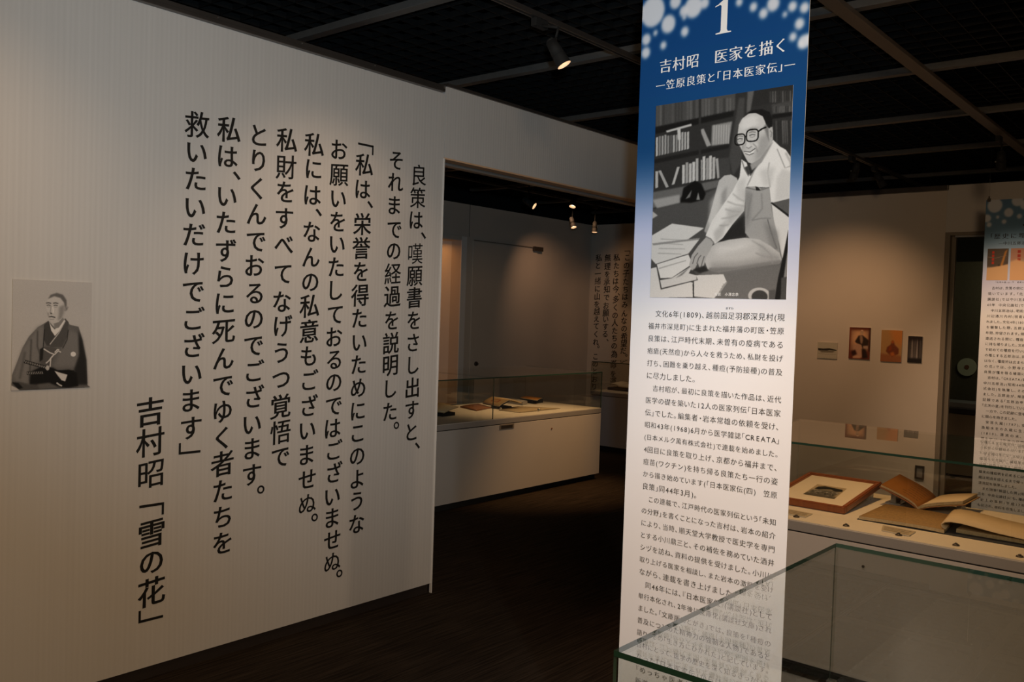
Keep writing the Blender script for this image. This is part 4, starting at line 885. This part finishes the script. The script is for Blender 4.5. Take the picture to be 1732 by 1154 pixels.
card('pale caption card lying beyond the curled pages of the ledger', [(4.60, 0.96), (4.585, 0.865), (4.66, 0.868), (4.70, 0.955)], 0.7052, k=3)

# ================================================================ exhibits in the left room
def mini_book(name, label, pts, thick, mtop, mside, parts='page_block', pic=None, cat='book'):
    """pts: near-left, near-right, far-right, far-left corners of the upper face"""
    c = sum((Vector(p) for p in pts), Vector())/4
    t = thing(name, label, cat, (c.x, c.y, 0.7))
    bm = patch(pts[0], pts[3], pts[1], pts[2], 0.004, thick, 6)
    obj(parts, bm, [mtop, mside], t); 
    return t
t = mini_book('booklet', 'flat brown booklet lying at the middle of the left-room case', [(5.957, 5.414, 0.7105), (6.262, 5.504, 0.7105), (6.403, 5.80, 0.7105), (6.062, 5.72, 0.7105)], 0.010, M['brown'], M['brown'])
t = mini_book('open_book', 'cream open book with a faint reddish diagram, propped up behind the glass joint', [(6.241, 5.392, 0.735), (6.303, 5.317, 0.80), (6.35, 5.579, 0.80), (6.298, 5.65, 0.742)], 0.008, printmat('diagram_raster', bookpage((0.66, 0.55, 0.38), (0.4, 0.3, 0.2), 0, False, True, 3), 0.8), M['pageedge'], 'left_pages')
obj('right_pages', patch((6.303, 5.317, 0.80), (6.35, 5.579, 0.80), (6.46, 5.30, 0.765), (6.50, 5.52, 0.768), 0.006, 0.012, 6), [M['pagewhite'], M['pageedge']], t)
obj('cover', patch((6.303, 5.317, 0.786), (6.35, 5.579, 0.786), (6.25, 5.40, 0.724), (6.30, 5.65, 0.730), 0.0, 0.004, 3), [M['navy'], M['navy']], t)
s_ = thing('book_stand', 'dark wedge under the cream open book', 'book stand', (6.34, 5.45, 0.7)); obj('wedge', box(6.30, 6.40, 5.37, 5.54, 0.7003, 0.726, 0.003), M['black'], s_)
t = mini_book('closed_book', 'pale grey closed book between the cream and the orange books', [(6.72, 5.50, 0.735), (6.86, 5.555, 0.735), (6.92, 5.80, 0.735), (6.78, 5.78, 0.735)], 0.034, M['greybook'], M['greybook'])
t = mini_book('open_book', 'orange-covered book on a dark block near the end of the left-room case', [(6.909, 5.468, 0.745), (7.15, 5.60, 0.745), (7.16, 5.80, 0.745), (6.963, 5.734, 0.745)], 0.007, M['orange'], M['pageedge'], 'cover')
obj('page_block', box(6.95, 7.12, 5.56, 5.73, 0.7003, 0.737, 0.003), M['navy'], t)
t = mini_book('manuscript_sheet', 'large flat cream sheet spread at the front of the left-room case', [(6.191, 5.092, 0.704), (6.825, 5.115, 0.704), (6.60, 5.47, 0.704), (6.181, 5.345, 0.704)], 0.003, printmat('sheet_raster', bookpage((0.66, 0.60, 0.50), (0.5, 0.43, 0.33), 10, False, False, 12), 0.8), M['pageedge'], 'sheet', cat='document')
t = mini_book('open_book', 'tan open book partly hidden by the edge of the partition wall', [(5.36, 5.24, 0.745), (5.60, 5.30, 0.775), (5.70, 5.62, 0.775), (5.42, 5.56, 0.745)], 0.008, M['page'], M['pageedge'], 'page_block')
obj('cover', box(5.40, 5.56, 5.30, 5.50, 0.7003, 0.73, 0.003), M['black'], t)
for i, (x, y, lb) in enumerate(((6.17, 5.31, 'clear round weight at the left corner of the flat sheet'), (6.42, 5.06, 'clear round weight at the front edge of the flat sheet'))):
    bm = bmesh.new(); bmesh.ops.create_uvsphere(bm, u_segments=12, v_segments=8, radius=0.014, matrix=Matrix.Translation((x, y, 0.719)))
    tag(obj('paper_weight', bm, M['steel'], None, smooth=True, loc=(x, y, 0.705)), lb, 'paperweight')
t = mini_book('open_book', 'white-paged book open on the farthest display case', [(9.05, 5.62, 0.745), (9.10, 5.95, 0.755), (9.40, 6.00, 0.775), (9.36, 5.68, 0.765)], 0.010, M['pagewhite'], M['pageedge'], 'right_pages')
obj('left_pages', patch((9.10, 5.95, 0.755), (9.40, 6.00, 0.775), (9.15, 6.11, 0.775), (9.42, 6.13, 0.79), 0.01, 0.01, 6), [M['pagewhite'], M['pageedge']], t)
obj('cover', box(9.08, 9.36, 5.64, 6.10, 0.7003, 0.734, 0.003), M['navy'], t)

# poster in the wall showcase
t = thing('showcase_poster', 'faint brown picture with lines of text hung inside the lit wall showcase', 'poster', (7.7, 7.89, 1.0))
c = Canvas(90, 200, (0.74, 0.70, 0.64)); c.poly([(0.06, 0.02), (0.94, 0.02), (0.94, 0.30), (0.06, 0.30)], (0.42, 0.34, 0.27), 0.01); c.poly([(0.4, 0.06), (0.7, 0.06), (0.74, 0.24), (0.38, 0.24)], (0.5, 0.41, 0.33), 0.03)
for i in range(15): c.poly([(0.1, 0.35+i*0.038), (0.92, 0.35+i*0.038), (0.92, 0.357+i*0.038), (0.1, 0.357+i*0.038)], (0.52, 0.47, 0.41), 0.003)
X0_, X1_ = 7.02, 7.44
slabprint('sheet', [(X0_, 7.885, 1.12), (X1_, 7.885, 1.12), (X1_, 7.885, 1.98), (X0_, 7.885, 1.98)], (0, -1, 0), 0.004, printmat('poster_raster', c.done(), 0.7), M['card'], t)

# ================================================================ prints on the far wall
for k, (a, b, z0, z1, lb) in enumerate(((3.247, 3.058, 1.268, 1.421, 'small wide pale landscape print, lowest on the far wall'), (2.950, 2.757, 1.280, 1.573, 'sepia print of a seated robed man with dark edges on the far wall'),
        (2.660, 2.478, 1.272, 1.558, 'ochre faded print of a seated figure on the far wall'), (2.426, 2.305, 1.277, 1.512, 'narrow grey-violet print nearest the doorway on the far wall'))):
    t = thing('wall_print', lb, 'print', (XF, (a+b)/2, z0), 'prints in a row on the far wall')
    slabprint('print', [(XF-0.012, a, z0), (XF-0.012, b, z0), (XF-0.012, b, z1), (XF-0.012, a, z1)], (-1, 0, 0), 0.0115, printmat('wall_print_raster', portrait(k), 0.6), M['card'], t)
t = thing('wall_outlet', 'small dark-framed outlet box low on the far wall beside the doorway', 'outlet', (XF, 2.278, 0.25))
obj('cover_frame', B(B(B(box(XF-0.02, XF-0.0005, 2.24, 2.315, 0.243, 0.258), XF-0.02, XF-0.0005, 2.24, 2.315, 0.347, 0.362), XF-0.02, XF-0.0005, 2.24, 2.252, 0.258, 0.347), XF-0.02, XF-0.0005, 2.303, 2.315, 0.258, 0.347), M['rail'], t)
obj('plate', box(XF-0.010, XF-0.0005, 2.2525, 2.3025, 0.2585, 0.3465), M['greyrail'], t)
t = thing('round_sign', 'pale round disc sign on the dark wall beyond the doorway', 'sign', (11, 2.535, 1.16))
obj('disc', cyl(bmesh.new(), (10.998, 2.535, 1.16), (10.985, 2.535, 1.16), 0.10, n=32), mat('pale_disc', (0.55, 0.55, 0.38), 0.6), t)
obj('disc_mark', cyl(bmesh.new(), (10.9848, 2.535, 1.16), (10.982, 2.535, 1.16), 0.025, n=16), M['brown'], t)
t = thing('counter', 'low counter with a pale ledge and a dark rim, beyond the doorway', 'counter', (10.6, 2.3, 0))
obj('counter_body', box(10.4, 10.95, 1.4, 3.0, 0.02, 0.68, 0.004), mat('counter_tan', (0.22, 0.17, 0.11), 0.6), t)
obj('counter_rim', box(10.38, 10.96, 1.38, 3.02, 0.6805, 0.735, 0.004), M['base'], t)
obj('ledge', box(10.5, 10.9, 2.25, 2.95, 0.7355, 0.79, 0.004), M['greyrail'], t)

# ================================================================ tracks and spotlights
def track(label, x0, x1, y):
    t = thing('light_track', label, 'light track', ((x0+x1)/2, y, 2.95))
    bm = box(x0, x1, y-0.017, y+0.017, 2.957, 2.981)
    obj('rail_channel', bm, M['rail'], t); obj('conductor_slot', box(x0+0.01, x1-0.01, y-0.006, y+0.006, 2.9555, 2.9569), M['black'], t)
track('dark ceiling light track crossing above the main room', 1.2, 9.8, 2.61)
track('dark ceiling light track nearer the partition in the left room', 4.5, 9.8, 5.40)
track('dark ceiling light track farther back in the left room', 4.5, 9.8, 6.34)
def spotlight(label, head, target, ty, on=True, power=0, deg=50, color=WARM, r=0.034, L=0.125):
    h = Vector(head); d = (Vector(target)-h).normalized(); t = thing('track_spotlight', label, 'spotlight', (h.x, ty, 2.957), 'track spotlights')
    front = h+d*L/2; rear = h-d*L/2
    bm = bmesh.new(); cyl(bm, rear, h+d*L*0.1, r*0.72, r*0.9, 20); cyl(bm, h+d*L*0.1, front, r*0.9, r, 20, cap=False)
    cyl(bm, rear-d*0.012, rear, r*0.4, r*0.7, 16)
    obj('housing', bm, M['black'], t)
    bm = cyl(bmesh.new(), front, front-d*0.03, r*0.97, r*0.35, 20, cap=False); obj('reflector', bm, M['lamp'] if on else M['black'], t)
    bm = cyl(bmesh.new(), front-d*0.03, front-d*0.016, r*0.35, r*0.30, 12); obj('lamp', bm, M['lampcore'] if on else M['black'], t)
    side = d.cross(Vector((0, 0, 1))).normalized()
    top = Vector((h.x, h.y, 2.90)) if head[2] < 2.86 else Vector((h.x, h.y, 2.93))
    obj('bracket', tube([h-d*L*0.15, h-d*L*0.15+Vector((0, 0, r+0.02)), top, Vector((h.x, ty, 2.93))], 0.006, 8), M['black'], t)
    obj('track_adapter', box(h.x-0.045, h.x+0.045, ty-0.016, ty+0.016, 2.918, 2.9565, 0.003), M['black'], t)
    obj('tilt_screw', cyl(bmesh.new(), h-side*(r*0.9), h-side*(r*0.9+0.008), 0.006, n=10), M['steel'], t)
    if power:
        s = spot('lamp_light', front+d*0.012, target, deg, power, color, 0.8, 0.02); s.parent = t; s.location = (front+d*0.012)-ORG[t]
    return t
spotlight('lit black spotlight hanging from the track above the partition, ahead of the opening', (3.22, 2.50, 2.785), (3.48, 2.1, 2.0), 2.61, True, 5, 60)
spotlight('off black spotlight on the main track, first of the pair by the far wall', (7.3, 2.58, 2.84), (7.8, 3.1, 1.6), 2.61, False)
spotlight('off black spotlight on the main track, second of the pair by the far wall', (7.85, 2.56, 2.84), (8.3, 2.0, 1.6), 2.61, False)
spotlight('off black spotlight under the warm-lit ceiling beam near the doorway', (7.0, 1.46, 2.78), (7.1, 1.46, 1.6), 1.48, False)
spotlight('lit spotlight of the left room seen edge-on, first under the opening', (6.62, 5.42, 2.66), (6.91, 4.62, 2.16), 5.40, True, 4)
spotlight('lit spotlight of the left room facing straight down, beside the header', (7.28, 5.38, 2.75), (6.88, 5.31, 1.85), 5.40, True, 8)
spotlight('lit spotlight of the left room low before the back wall', (8.57, 6.34, 2.70), (8.46, 5.93, 1.80), 6.34, True, 6)
spotlight('dim spotlight of the left room in the corner before the text wall', (9.03, 6.34, 2.69), (8.95, 6.28, 1.70), 6.34, True, 4)
